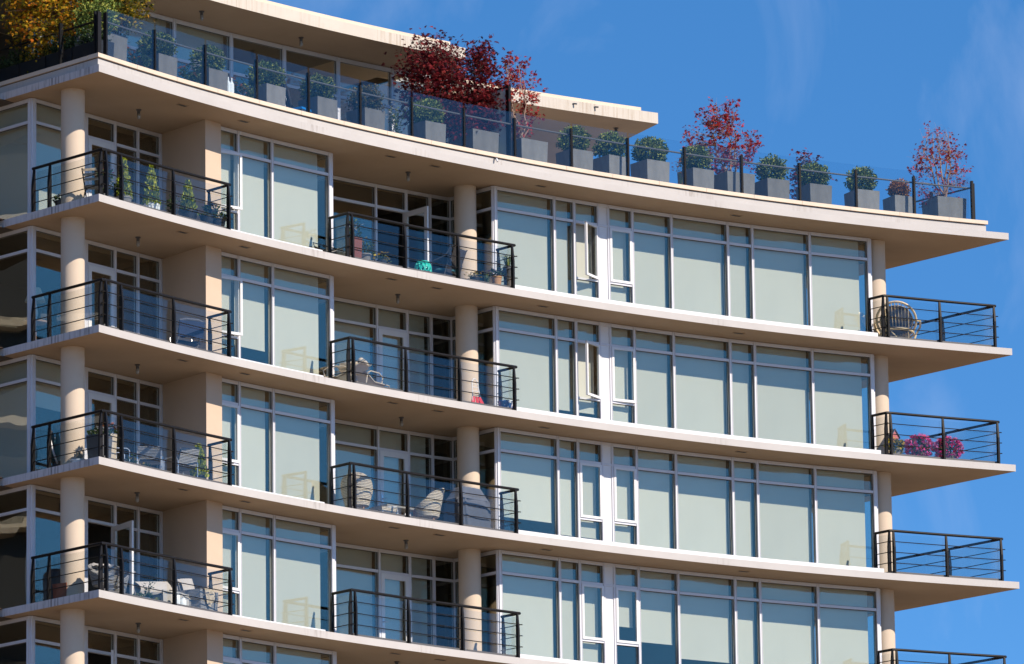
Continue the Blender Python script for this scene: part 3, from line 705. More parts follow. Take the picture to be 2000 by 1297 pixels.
# left side and right side of the terrace
LS = [cT + U2 * .05, cT + U2 * 1.42, cT + U2 * 4.2]
for p in LS[:2]: tpost(p, U2 * -1, 1.03)
tpost(LS[0] + U2 * .11, U2 * -1, 1.05, w=.02)
tpanel(LS[1], LS[0], False); tpanel(LS[2], LS[1], False)
hr = MB(); hr.tube([(q.x, q.y, .86) for q in (LS[0] + Vector((.05, .06)), LS[2] + Vector((.05, .06)))], .026, 8); part('handrail', hr, 'black', tg)
RS = [TP[16] + U * .1, TP[16] + U * 1.45, TP[16] + U * 2.8]
for p in RS[1:]: tpost(p, U, 1.0)
for a, b in zip(RS, RS[1:]): tpanel(a, b, False)
hr = MB(); hr.tube([(q.x, q.y, .86) for q in (TP[16], RS[2])], .024, 8); part('handrail', hr, 'dark_grey', tg)
# divider screen between the two terraces
ps = bpy.data.objects.new('terrace_divider', None); COL.objects.link(ps); ps.parent = apt; ps.location = (0, 0, ZD)
dp = TP[8] - outv(TP[8]) * .14
b = MB(); n_ = Vector((U.y, -U.x)) * .035; b.prism([tuple(dp - n_), tuple(dp + U * .12 - n_), tuple(dp + U * .12 + n_), tuple(dp + n_)], .002, 2.0); part('post', b, 'black', ps)
b = MB(); n2 = n_ * .3; b.prism([tuple(dp + U * .125 - n2), tuple(dp + U * 1.95 - n2), tuple(dp + U * 1.95 + n2), tuple(dp + U * .125 + n2)], .03, 1.93); part('screen_panel', b, 'frosted', ps)
b = MB(); b.tube([(dp.x + U.x * .1, dp.y + U.y * .1, 1.96), (dp.x + U.x * 2, dp.y + U.y * 2, 1.96)], .03, 8); part('top_rail', b, 'black', ps)
b = MB(); q = dp + U * 2.1; b.taper(.2, .2, .2, .2, .0, 2.12, q.x, q.y); b.taper(.26, .26, .26, .26, 2.122, 2.3, q.x, q.y); part('pillar', b, 'coping', ps)
# security camera under the coping
sc = bpy.data.objects.new('security_camera', None); COL.objects.link(sc); sc.parent = apt; q = onR(967, 51.10, Z0 + .1); sc.location = (q.x, q.y, Z0 + .13); sc.scale = (.62, .62, .75)
ov = outv(q); b = MB(); b.tube([(0, 0, .03), (ov.x * .1, ov.y * .1, .0), (ov.x * .2 - .04, ov.y * .2, -.09)], .034, 10); part('camera_body', b, 'white', sc)
b = MB(); b.tube([(0, 0, .04), (ov.x * .1, ov.y * .1, .032)], .04, 10); part('bracket', b, 'dark_grey', sc)

# ------------------------------------------------------------------ penthouse
HP = 3.2; zc = Z0 + HP
PR, CR1, CR2 = 55.0, 53.2, 55.93
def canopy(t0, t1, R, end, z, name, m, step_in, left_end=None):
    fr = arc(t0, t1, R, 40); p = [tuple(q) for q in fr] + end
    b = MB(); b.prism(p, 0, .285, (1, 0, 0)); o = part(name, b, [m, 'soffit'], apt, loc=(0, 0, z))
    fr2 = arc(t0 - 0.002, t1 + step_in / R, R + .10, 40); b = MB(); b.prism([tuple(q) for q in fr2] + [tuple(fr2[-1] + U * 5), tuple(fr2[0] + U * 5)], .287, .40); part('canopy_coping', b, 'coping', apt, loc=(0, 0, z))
tA, tB = rad(152), math.atan2(at(902, 118, zc).y - CY, at(902, 118, zc).x - CX)
e1 = pol(tB, CR1); canopy(tA, tB, CR1, [tuple(e1 + U * 7), tuple(pol(tA, CR1) + U * 7)], zc, 'roof_canopy', 'fascia_cream', .4)
tC, tD = rad(131.0), rad(121.95); e2 = pol(tD, CR2); ub = Vector((2.10 - 3.85, 159.56 - 155.85)).normalized()
canopy(tC, tD, CR2, [tuple(e2 + ub * 7), tuple(pol(tC, CR2) + U * 7)], zc, 'roof_canopy', 'fascia_cream', .45)
px_ = [60, 133, 230, 339, 450, 553.5, 659, 765, 880]
PW = [onR(x, PR, zc) for x in px_]
for i in range(len(PW) - 1):
    w = window(PW[i], PW[i + 1], 0, 'fixed', (2.0 if i in (1, 2, 3) else None), name='penthouse_window', level_z=ZD, ht=HP - .16 - .01, tr=HP - .16 - 1.0, jl=.05, jr=.05, head=.10)
    w.done()
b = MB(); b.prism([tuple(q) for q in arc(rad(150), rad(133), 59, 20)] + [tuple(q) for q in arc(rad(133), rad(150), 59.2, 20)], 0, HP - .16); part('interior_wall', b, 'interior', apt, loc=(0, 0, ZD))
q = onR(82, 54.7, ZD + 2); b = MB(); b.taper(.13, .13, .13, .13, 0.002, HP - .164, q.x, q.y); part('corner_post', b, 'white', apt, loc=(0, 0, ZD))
b = MB(); b.prism([tuple(q) for q in arc(rad(150), rad(133), 55.2, 20)] + [tuple(q) for q in arc(rad(133), rad(150), 58.9, 20)], HP - .178, HP - .166); part('interior_ceiling', b, 'shaded_ceiling', apt, loc=(0, 0, ZD))  # added ceiling sheet, its dark colour stands in for shade inside
# right-hand end of the penthouse: solid wall and one window under the second canopy
pe = at(1088, 262, zc - .3); we = pol(math.atan2(pe.y - CY, pe.x - CX), 58.6); tE = math.atan2(we.y - CY, we.x - CX)
b = MB(); b.prism([tuple(q) for q in arc(rad(133), tE + .02, 57.4, 12)] + [tuple(q) for q in arc(tE + .02, rad(133), 57.7, 12)], 0, HP - .162); part('wall', b, 'wall', apt, loc=(0, 0, ZD))
for (x, y) in ((394, 22), (588, 73)): soffit_light(at(x, y, zc), zc)
soffit_light(at(1203, 250, zc), zc)
for (x, y) in ((1121, 200), (1163, 207)):
    q = onR(x, CR2 - .02, zc + .2); ov = outv(q); o = bpy.data.objects.new('spotlight', None); COL.objects.link(o); o.parent = apt; o.location = (q.x, q.y, zc + .20)
    b = MB(); b.box(-.05, .0, -.03, .03, -.03, .03); part('bracket', b, 'dark_grey', o); b = MB(); b.tube([(0, 0, 0), (ov.x * .1 + .06, ov.y * .1, -.03)], .035, 10); part('lamp_head', b, 'dark_grey', o); o.scale = (.6, .6, .6)

#@@PROPS@@
# ------------------------------------------------------------------ plants and furniture
def frot(p): t_ = tanv(p); return math.atan2(t_.y, t_.x)          # local x runs along the front, local y into the building
def spot(px, R, k, h=0.3):                                          # a place on the balcony of storey k
    return onR(px, R, Zs(k) + h)
def at3(p, k): return (p.x, p.y, Zs(k) + 0.003)

def square_pot_mesh(w, h, m='pot_grey'):
    b = MB(); t_ = .035; w1 = w * .94
    b.taper(w1, w1, w, w, 0, h - .0)
    b.f.pop(1); b.mi.pop()                                            # open top
    i = w - 2 * t_
    o = len(b.v); hw, hi = w / 2, i / 2
    b.add([(-hw, -hw, h), (hw, -hw, h), (hw, hw, h), (-hw, hw, h), (-hi, -hi, h), (hi, -hi, h), (hi, hi, h), (-hi, hi, h), (-hi, -hi, h - .12), (hi, -hi, h - .12), (hi, hi, h - .12), (-hi, hi, h - .12)],
          [(0, 1, 5, 4), (1, 2, 6, 5), (2, 3, 7, 6), (3, 0, 4, 7), (4, 5, 9, 8), (5, 6, 10, 9), (6, 7, 11, 10), (7, 4, 8, 11)])
    return b.mesh('planter', m)
def soil_mesh(w, z):
    b = MB(); b.box(-w / 2, w / 2, -w / 2, w / 2, z - .04, z); return b.mesh('soil', 'soil')
me_sp = square_pot_mesh(.66, .70); me_spl = square_pot_mesh(.84, .74); me_so = soil_mesh(.58, .62); me_sol = soil_mesh(.76, .66)
balls = []
for s_, (rx, rz, n_, lump, mt) in enumerate([(.42, .34, 2300, .10, 'box'), (.40, .36, 2200, .13, 'box'), (.43, .33, 2300, .16, 'box'), (.44, .35, 1500, .24, 'box_dry'), (.31, .28, 1500, .12, 'orange_ball')]):
    b = MB(); b.ball((0, 0, .70 + rz * .82), rx, rz, n_, .062, lump, s_ + 1, .55); b.ball((0, 0, .70 + rz * .82), rx * .7, rz * .7, 500, .09, .1, s_ + 11, .6)
    balls.append(b.mesh('foliage', mt))
stem = MB(); stem.tube([(0, 0, .6), (.02, .01, .8), (.0, 0, .95)], [.03, .025, .015], 6); me_stem = stem.mesh('stem', 'bark_dark')
def pot_at(px, w, off=.18):
    """centre of a square pot whose near left-front corner is sighted at px"""
    q = onR(px, TGR + off + .02, ZD + .6); return q + tanv(q) * w / 2 - outv(q) * w / 2
def shrub(px, var, label, rz=0.0, sc=1.0):
    p = pot_at(px, .66 * sc); r = thing('potted_shrub', label, 'potted shrub', (p.x, p.y, ZD + .003), frot(p) + rz, 'clipped shrubs in grey planters along the roof terrace', sc)
    obj('planter', me_sp, r); obj('soil', me_so, r); obj('stem', me_stem, r); f = obj('foliage', balls[var], r); f.rotation_euler = (0, 0, px * .7); return r
shr = [(311, 2, 'loose grey-green shrub in square planter beside the first glass post from the terrace corner'), (409, 0, 'rounded shrub in grey planter with a white bottle rack hanging at its right'), (521, 2, 'bushy shrub in grey planter just left of the dark reclining terrace chair'),
       (621, 0, 'bright yellowish-green clipped shrub in grey planter between the two dark terrace chairs'), (714, 3, 'scraggly browning shrub in grey planter right of the slatted chair back'), (832, 0, 'clipped light green shrub in planter below the left end of the dense dark red maple'),
       (1118, 1, 'round dark shrub in grey planter behind the first post right of the tall divider'), (1189, 1, 'round dark shrub in planter under the outer corner of the right-hand roof canopy'), (1264, 0, 'large round shrub in wide grey planter standing clear against the sky right of the canopy'),
       (1353, 1, 'dark green shrub in planter just left of the sparse red maple with twin stems'), (1500, 1, 'dark clipped shrub in planter just right of the sparse red maple with twin stems'), (1582, 0, 'clipped shrub in planter directly in front of the small dark red maple'),
       (1675, 1, 'round dark shrub in planter with open sky on both sides beside the dried orange one'), (1748, 4, 'small dried orange ball of leaves in grey planter near the right end of the terrace')]
for px, v, lab in shr: shrub(px, v, lab, rnd.uniform(-.03, .03), {1264: 1.06, 1748: .93}.get(px, 1.0))

# trees: stems and twigs grown towards points inside a crown, leaves at their ends
def tree(name, label, p, z, base_z, crown, n_tip, leaves, size, lm, bark, seed, stems=3, bare=.15, pot=None, shape=None, group=None, spread=.11, twig=.11, r0=.028, cat='tree', trunk=True):
    r_ = random.Random(seed); root = thing(name, label, cat, (p.x, p.y, z), frot(p), group)
    if pot: obj('planter', pot[0], root); obj('soil', pot[1], root)
    (cx, cy, cz), (rx, ry, rz_) = crown; tips = []
    while len(tips) < n_tip:
        d = Vector((r_.uniform(-1, 1), r_.uniform(-1, 1), r_.uniform(-1, 1)))
        if shape == 'box':
            if abs(d.x) ** 3 + abs(d.y) ** 2 + abs(d.z) ** 3 > 1 + .5 * noise.noise(d * 3): continue
        elif d.length > 1 or (shape and not shape(d)): continue
        if d.length < .35 and r_.random() < .6: continue
        tips.append(Vector((cx + d.x * rx, cy + d.y * ry, cz + d.z * rz_)))
    tr, cr = MB(), MB(); base = Vector((0, 0, base_z)); ends = []
    st = []
    for i in range(stems):
        a = i / max(1, stems) * 2 * pi + seed; top = Vector((cx + cos(a) * rx * .4, cy + sin(a) * ry * .4, cz + rz_ * r_.uniform(.5, .85)))
        pts = [base + Vector((cos(a), sin(a), 0)) * .03]
        for j in range(1, 9):
            f = j / 8; q = base.lerp(top, f) + Vector((r_.gauss(0, .03), r_.gauss(0, .03), 0)) + Vector((cos(a), sin(a), 0)) * .10 * sin(pi * f); pts.append(q)
        st.append(pts); tr.tube(pts, [r0 * (1 - .8 * j / 8) for j in range(9)], 6)
    for tp in tips:
        best = min(((q - tp).length + (0.35 if q.z > tp.z + .1 else 0) + (.3 * (s_i == 0)), s_i, qi) for s_i, pts in enumerate(st) for qi, q in enumerate(pts[1:7]))
        q = st[best[1]][best[2] + 1]; mid = q.lerp(tp, .5) + Vector((r_.gauss(0, .05), r_.gauss(0, .05), .04))
        tr.tube([q, q.lerp(mid, .6) + Vector((0, 0, .02)), mid, tp], [r0 * .30, r0 * .22, r0 * .16, r0 * .06], 4, False)
        for _ in range(4):
            e = tp + Vector((r_.gauss(0, twig), r_.gauss(0, twig), r_.gauss(.06, twig))); tr.tube([mid.lerp(tp, r_.uniform(.2, .9)), e], [r0 * .12, r0 * .05], 3, False); ends.append((e, tp - q))
        ends.append((tp, tp - q))
    live = [e for e in ends if r_.random() > bare]
    for i in range(leaves):
        e, d = r_.choice(live); pnt = e + Vector((r_.gauss(0, spread), r_.gauss(0, spread), r_.gauss(0, spread * .8)))
        dd = d.normalized() * .4 + Vector((r_.gauss(0, .6), r_.gauss(0, .6), r_.gauss(-.35, .5)))
        cr.leaf(pnt, dd, Vector((r_.gauss(0, .6), r_.gauss(0, .6), 1)), size * r_.uniform(.65, 1.25), 'maple')
    part('trunk', tr, bark, root); part('crown', cr, lm, root); return root
big = (me_spl, me_sol)
p = pot_at(924, .84); tree('maple_tree', 'dense dark red maple in grey planter hiding the end of the left canopy', p, ZD + .003, .66, ((-.40, .35, 1.78), (1.33, .85, 1.22)), 260, 9500, .088, 'maple', 'bark_dark', 3, 4, .05, big, 'box', 'red maples in planters on the roof terrace', .13)
p = pot_at(1019, .84); tree('maple_tree', 'tall narrow red maple with pale bare twigs right of the black divider post', p, ZD + .003, .66, ((-.12, .2, 1.80), (.66, .5, 1.16)), 90, 1500, .075, 'maple_red', 'bark', 11, 4, .38, big, None, 'red maples in planters on the roof terrace', .055)
p = pot_at(1421, .84); tree('maple_tree', 'sparse spreading bright red maple with twin pale stems showing sky through its crown', p, ZD + .003, .66, ((-.10, .2, 1.62), (1.08, .7, 1.12)), 130, 2100, .072, 'maple_red', 'bark', 5, 3, .35, big, lambda d: d.z < .15 or abs(d.x) < .75 - d.z * .6, 'red maples in planters on the roof terrace', .05)
p = onR(1572, 53.1, ZD + .6); tree('maple_tree', 'small dark red maple half hidden behind a clipped shrub and a glass post', p, ZD + .003, .3, ((0, 0, 1.22), (.38, .36, .76)), 40, 800, .078, 'maple', 'bark', 21, 3, .1, (square_pot_mesh(.5, .4), soil_mesh(.42, .33)), None, 'red maples in planters on the roof terrace', .08)
p = pot_at(1832, .84); tree('maple_tree', 'nearly bare red maple with upright pale branches in the last planter at the right end', p, ZD + .003, .66, ((-.08, .1, 1.65), (.86, .6, 1.08)), 110, 850, .068, 'maple_red', 'bark', 8, 5, .45, big, lambda d: abs(d.x) < .35 + .6 * (1 - abs(d.z)) and (abs(d.x) > .1 or d.z < .6), 'red maples in planters on the roof terrace', .05)
# autumn trees and planting at the left corner
q = LS[1] + U2 * .9 + tanv(LS[1]) * .75
tree('autumn_tree', 'orange and yellow autumn tree behind the glass at the left edge of the terrace', q, ZD + .003, .5, ((.0, 0, 1.70), (1.12, .95, 1.3)), 200, 8500, .075, 'autumn', 'bark_dark', 31, 3, .02, (square_pot_mesh(.8, .6), soil_mesh(.7, .52)), None, None, .14)
q = onR(212, 52.6, ZD + 1)
tree('autumn_tree', 'green and gold tree crown above the dark corner post of the roof terrace', q, ZD + .003, .5, ((.05, 0, 2.05), (.88, .7, .74)), 130, 5500, .07, 'autumn_green', 'bark_dark', 33, 3, .02, (square_pot_mesh(.7, .6), soil_mesh(.6, .52)), None, None, .12)
p = pot_at(204, .9, .22); r = thing('potted_shrub', 'dark evergreen shrub in the tall pale planter beside the terrace corner post', 'potted shrub', (p.x, p.y, ZD + .003), frot(p))
obj('planter', square_pot_mesh(.86, .86), r); obj('soil', soil_mesh(.76, .76), r); b = MB(); b.ball((-.05, .1, 1.25), .5, .55, 2200, .075, .25, 41, .4); part('foliage', b, 'box', r)
for i, (d_, lab) in enumerate([(.28, 'black trough planter of dark plants next to the terrace corner post'), (1.25, 'black trough planter behind the left terrace glass below the white column'), (2.22, 'black trough planter left of the orange tree trunk on the terrace'), (3.19, 'black trough planter at the very left edge of the terrace')]):
    q = cT + U2 * (d_ + .32) + tanv(cT) * .36; r = thing('trough_planter', lab, 'planter', (q.x, q.y, ZD + .003), math.atan2(U2.y, U2.x), 'black trough planters')
    b = MB(); b.taper(.9, .42, .94, .46, 0, .56); part('trough', b, 'pot_black', r); b = MB(); b.box(-.43, .43, -.19, .19, .562, .575); part('soil', b, 'soil', r)
    b = MB(); rr_ = random.Random(i)
    for _ in range(420): b.leaf(Vector((rr_.uniform(-.45, .45), rr_.uniform(-.22, .22), .58 + abs(rr_.gauss(0, .16)))), Vector((rr_.gauss(0, 1), rr_.gauss(0, 1), .9)), Vector((rr_.gauss(0, 1), rr_.gauss(0, 1), rr_.gauss(0, 1))), rr_.uniform(.06, .12))
    part('foliage', b, ('leaf', 'leaf', 'autumn_green', 'leaf')[i], r)
    if i == 0:
        b = MB()
        for _ in range(60): b.leaf(Vector((rr_.uniform(-.3, .45), rr_.uniform(-.22, .22), .66 + abs(rr_.gauss(0, .12)))), Vector((rr_.gauss(0, 1), rr_.gauss(0, 1), .2)), Vector((rr_.gauss(0, 1), rr_.gauss(0, 1), 1)), .06)
        part('flowers', b, 'petal_white', r)
def wild(px, R, h, n, label, seed, fl=None, lm='leaf', k=None):
    p = onR(px, R, (ZD if k is None else Zs(k)) + .3); r_ = random.Random(seed); r = thing('flowering_plant', label, 'plant', (p.x, p.y, (ZD if k is None else Zs(k)) + .003), frot(p))
    b = MB(); b.lathe([(.09, 0), (.125, .2), (.125, .22), (.105, .22), (.1, .17)], 16); part('pot', b, 'pot_black', r)
    s_, f_, w_ = MB(), MB(), MB()
    for i in range(9):
        a = r_.uniform(0, 2 * pi); t_ = Vector((cos(a) * r_.uniform(.05, .28), sin(a) * r_.uniform(.05, .2), h * r_.uniform(.6, 1))); m_ = Vector((t_.x * .3, t_.y * .3, .17 + t_.z * .45)); s_.tube([(0, 0, .17), m_, t_], [.007, .005, .003], 4, False)
        for _ in range(n // 9):
            f = r_.uniform(.2, 1); q = (Vector((0, 0, .17)).lerp(m_, f) if r_.random() < .35 else m_.lerp(t_, f)) + Vector((r_.gauss(0, .045), r_.gauss(0, .045), r_.gauss(0, .03)))
            f_.leaf(q, Vector((r_.gauss(0, 1), r_.gauss(0, 1), .3)), Vector((r_.gauss(0, 1), r_.gauss(0, 1), 1)), r_.uniform(.045, .085))
        if fl:
            for _ in range(3): w_.leaf(t_ + Vector((r_.gauss(0, .05), r_.gauss(0, .05), r_.gauss(0, .05))), Vector((r_.gauss(0, 1), r_.gauss(0, 1), .3)), Vector((0, 0, 1)), .07, 'maple')
    part('stems', s_, 'leaf', r); part('leaves', f_, lm, r)
    if fl: part('flowers', w_, fl, r)
    return r
wild(262, 51.75, .8, 190, 'thin trailing plant with orange blooms right of the tall pale corner planter', 1, 'petal_orange')
wild(283, 51.6, .95, 200, 'tall leafy climber against the glass left of the first grey-green shrub', 2, None)
wild(366, 51.55, .6, 230, 'low bushy plant with orange and yellow blooms between the first two planters', 3, 'petal_orange')
wild(384, 51.6, .85, 170, 'loose pale green plant leaning against the second glass post', 4, 'petal_white')
wild(462, 51.7, .75, 120, 'wispy plant with orange blooms right of the white bottle rack', 5, 'petal_orange')
wild(487, 51.6, .7, 260, 'small feathery conifer-like plant beside the third glass post', 6, None, 'box')
wild(778, 52.2, 1.25, 330, 'tall dark climbing plant with pale blossoms left of the dense red maple', 7, 'petal_white', 'box')
wild(1330, 51.7, .95, 26, 'small sapling with a few orange leaves left of a glass post', 8, 'petal_orange', 'orange_ball')
# reclining terrace chairs and a blue-lidded box
def slat_chair(px, R, label, rz, tilt):
    p = onR(px, R, ZD + .4); r = thing('terrace_chair', label, 'chair', (p.x, p.y, ZD + .003), frot(p) + rz, 'dark slatted chairs on the roof terrace')
    for j in range(2):
        b = MB(); y = -.27 if j == 0 else .27; b.tube([(-.3, y, 0), (-.28, y, .42), (.3, y, .42), (.32, y, 0)], .022, 6); part('leg', b, 'dark_grey', r)
    b = MB()
    for j in range(9): x = -.28 + j * .07; b.box(x, x + .055, -.29, .29, .43, .455)
    part('seat', b, 'dark_wicker', r); b = MB()
    for j in range(9): y = -.29 + j * .066; b.tube([(.28, y, .44), (.28 + tilt * .5, y, .44 + .42), (.28 + tilt, y, 1.18 - .10 * abs(j - 4) / 4)], .028, 4)
    part('backrest', b, 'dark_wicker', r); return r
slat_chair(566, 52.3, 'dark reclining chair behind the third shrub, its back sloping up to the left', pi + .25, .42)
slat_chair(668, 52.2, 'upright dark slatted chair right of the bright clipped shrub', -.5, .18)
p = onR(588, 51.75, ZD + .3); r = thing('storage_box', 'low grey storage box with bright blue lid beside the reclining chair', 'box', (p.x, p.y, ZD + .003), frot(p) + .2)
b = MB(); b.taper(.42, .3, .46, .34, 0, .34); part('bin', b, 'dark_grey', r); b = MB(); b.taper(.5, .38, .46, .34, .342, .40); part('lid', b, 'blue_plastic', r)
p = onR(449, 51.62, ZD + .3); r = thing('bottle_rack', 'white bottle rack hanging beside the second shrub planter', 'rack', (p.x, p.y, ZD + .003), frot(p))
for j in range(2):
    b = MB(); b.lathe([(.05, .26), (.06, .3), (.06, .52), (.02, .6), (.018, .68)], 12, -.06 + .12 * j); part('bottle', b, 'ceramic_white', r)
b = MB(); b.box(-.13, .13, -.07, .07, 0, .255); b.tube([(-.12, 0, .25), (-.12, 0, .62), (.12, 0, .62), (.12, 0, .25)], .01, 5); part('stand', b, 'dark_grey', r)

# ---- balcony things
def round_pot(mb, r0, r1, h): mb.lathe([(r0 * .5, 0), (r0, 0.0), (r1 * .97, h * .86), (r1 * 1.06, h * .88), (r1 * 1.06, h), (r1 * .9, h), (r1 * .86, h * .85), (.01, h * .85)], 20, cap=False)
def conifer(px, k, R, H, potd, label, seed, w=.2, potm='pot_grey', ribs=False):
    p = spot(px, R, k, .6); r = thing('potted_conifer', label, 'potted plant', at3(p, k), frot(p), 'small golden conifers in pots')
    b = MB(); round_pot(b, potd * .36, potd * .5, potd * 1.0)
    if ribs:
        for j in range(16): a = 2 * pi * j / 16; b.tube([(cos(a) * potd * .40, sin(a) * potd * .40, .02), (cos(a) * potd * .50, sin(a) * potd * .50, potd * .86)], .018, 4)
    smooth_by_angle(part('pot', b, potm, r)); b = MB(); r_ = random.Random(seed); z0 = potd * .86
    for i in range(950):
        f = r_.random() ** 1.25; z = z0 + f * (H - z0); q = w * (1 - f) ** .75 * (1 + .35 * noise.noise(Vector((seed, f * 7, 0)))) * math.sqrt(r_.uniform(.15, 1)); a = r_.uniform(0, 2 * pi)
        b.leaf(Vector((cos(a) * q, sin(a) * q, z)), Vector((cos(a) * .6 + r_.gauss(0, .3), sin(a) * .6 + r_.gauss(0, .3), 1.1)), Vector((r_.gauss(0, 1), r_.gauss(0, 1), 0)), r_.uniform(.05, .10))
    part('foliage', b, 'conifer', r); b = MB(); b.tube([(0, 0, z0 - .05), (0, 0, H * .8)], [.02, .006], 5); part('stem', b, 'bark_dark', r); return r
conifer(242, 1, 51.75, 1.22, .36, 'golden conifer in plain grey pot, nearest the railing corner on the top left balcony', 1, .19)
conifer(296, 1, 51.80, 1.25, .38, 'golden conifer in pale ribbed pot, middle of the three on the top left balcony', 2, .21, 'ceramic_white', True)
conifer(367, 1, 51.75, 1.12, .44, 'golden conifer in wide dark bowl, beside the wall end on the top left balcony', 3, .19, 'pot_black')
conifer(388, 3, 51.75, .98, .28, 'bright yellow conifer standing by the wicker armchair, third balcony down at left', 4, .22, 'pot_black')
def flower_pot(px, k, R, label, fl, pr=.15, ph=.26, h=.3, n=160, nf=26, seed=0, potm='pot_black', lm='leaf', base=0.0, fsize=.06, square=False, stand=False, p=None, name='flower_pot', group=None):
    p = spot(px, R, k, .3) if p is None else p; r_ = random.Random(seed); r = thing(name, label, 'potted plant', at3(p, k), frot(p), group)
    b = MB()
    if square: b.taper(pr * 1.8, pr * 1.8, pr * 2.1, pr * 2.1, base, base + ph)
    else:
        m_ = MB(); round_pot(m_, pr * .72, pr, ph); b.add([(x, y, z + base) for x, y, z in m_.v], m_.f)
    o = part('pot', b, potm, r)
    if not square: smooth_by_angle(o)
    if base: b = MB(); b.tube([(0, 0, 0), (0, 0, base)], .03, 8); b.lathe([(.16, 0), (.16, .02)], 16); b.lathe([(.13, base - .02), (.13, base - .002)], 16); part('stand', b, 'dark_grey', r)
    z0 = base + ph; f_, w_ = MB(), MB()
    for _ in range(n):
        a = r_.uniform(0, 2 * pi); q = pr * 1.25 * math.sqrt(r_.random()); zz = z0 + r_.random() * h * (1 - (q / (pr * 1.6)) ** 2)
        f_.leaf(Vector((cos(a) * q, sin(a) * q, zz - .02)), Vector((cos(a) * .6, sin(a) * .6, r_.uniform(.1, 1.2))), Vector((r_.gauss(0, 1), r_.gauss(0, 1), .5)), r_.uniform(.05, .10))
    part('foliage', f_, lm, r)
    if fl:
        for _ in range(nf):
            a = r_.uniform(0, 2 * pi); q = pr * 1.4 * math.sqrt(r_.random()); zz = z0 + h * r_.uniform(.45, 1.05) * (1 - .5 * (q / (pr * 1.6)) ** 2)
            w_.leaf(Vector((cos(a) * q, sin(a) * q, zz)), Vector((cos(a), sin(a), .4)), Vector((r_.gauss(0, .4), r_.gauss(0, .4), 1)), fsize * r_.uniform(.8, 1.3), 'maple')
        part('flowers', w_, fl, r)
    return r
LR = lambda px, off=.38: on_line(cL, U2, px, Zs(1) + .3) + tanv(cL) * off          # beside the left run of the left railings
flower_pot(0, 1, 0, 'black pot of white blooms behind the left railing run on the top balcony', 'petal_white', .17, .27, .2, 90, 18, 1, p=LR(101))
flower_pot(206, 1, 51.55, 'pot of pink and cream pansies on a dark stand inside the top railing corner', 'petal_pink', .12, .2, .26, 90, 14, 2, base=.42)
flower_pot(219, 1, 52.0, 'small pot of cream flowers beside the pansies on the top left balcony', 'petal_white', .13, .24, .2, 80, 16, 22, base=.3)
wild(336, 51.42, .62, 110, 'trailing pale green vine at the foot of a railing post, top left balcony', 12, None, 'leaf', 1)
flower_pot(412, 1, 51.7, 'glossy dark urn of purple flowers by the wall end, top left balcony', 'petal_purple', .13, .36, .16, 70, 30, 3, base=.22)
flower_pot(404, 1, 51.38, 'low black tub left of the purple flower urn, top left balcony', None, .16, .3, .08, 50, 0, 4)
flower_pot(425, 1, 51.36, 'low black tub with trailing greenery below the purple flower urn, top left balcony', None, .19, .28, .16, 120, 0, 5)
# bistro chair with a mosaic back
def bistro(p, k, rz, label):
    r = thing('bistro_chair', label, 'chair', at3(p, k), frot(p) + rz)
    for x in (-.18, .18):
        b = MB(); b.tube([(x, .22, 0), (x, -.02, .45), (x, -.24, .86)], .016, 6); part('leg', b, 'black', r); b = MB(); b.tube([(x, -.22, 0), (x, .02, .4), (x, .16, .46)], .016, 6); part('leg', b, 'black', r)
    b = MB(); b.lathe([(.2, .45), (.21, .46), (.2, .475)], 20); part('seat', b, 'dark_grey', r); b = MB()
    for z in (.62, .72, .82): b.box(-.17, .17, -.25 + (.86 - z) * .55, -.235 + (.86 - z) * .55, z - .03, z + .03)
    part('backrest', b, 'throw_tan', r)
bistro(spot(181, 51.95, 1, .5), 1, -1.2, 'folding bistro chair with patterned back beside the column, top left balcony')
# navy folding chair with white legs, second balcony
p = spot(362, 52.1, 2, .5); r = thing('folding_chair', 'navy folding chair with pale legs by the tan wall, second left balcony', 'chair', at3(p, 2), frot(p) + 2.7)
b = MB(); b.grid(lambda u, v: Vector((-.3 + .6 * u, -.25 + .5 * v, .42 + .03 * sin(v * 3) + .01 * sin(u * 9))), 8, 8); b.grid(lambda u, v: Vector((-.3 + .6 * u, -.25 + .5 * v, .38)), 2, 2); part('seat', b, 'navy_cloth', r)
b = MB(); b.grid(lambda u, v: Vector((-.31 + .62 * u, .26 + .12 * v, .50 + .36 * v + .02 * sin(u * 14))), 14, 6); b.grid(lambda u, v: Vector((-.31 + .62 * u, .30 + .12 * v, .50 + .36 * v)), 4, 4); part('backrest', b, 'navy_cloth', r)
b = MB(); b.tube([(-.3, .38, .84), (-.15, .40, .89), (.15, .40, .9), (.3, .38, .86)], .032, 6); part('cushion', b, 'grey_cloth', r)
for x in (-.27, .27):
    b = MB(); b.tube([(x, -.24, 0), (x, .26, .5), (x, .38, .86)], .014, 6); part('leg', b, 'steel', r); b = MB(); b.tube([(x, .24, 0), (x, -.22, .42), (x, -.26, .60), (x, .2, .62)], .014, 6); part('leg', b, 'steel', r)
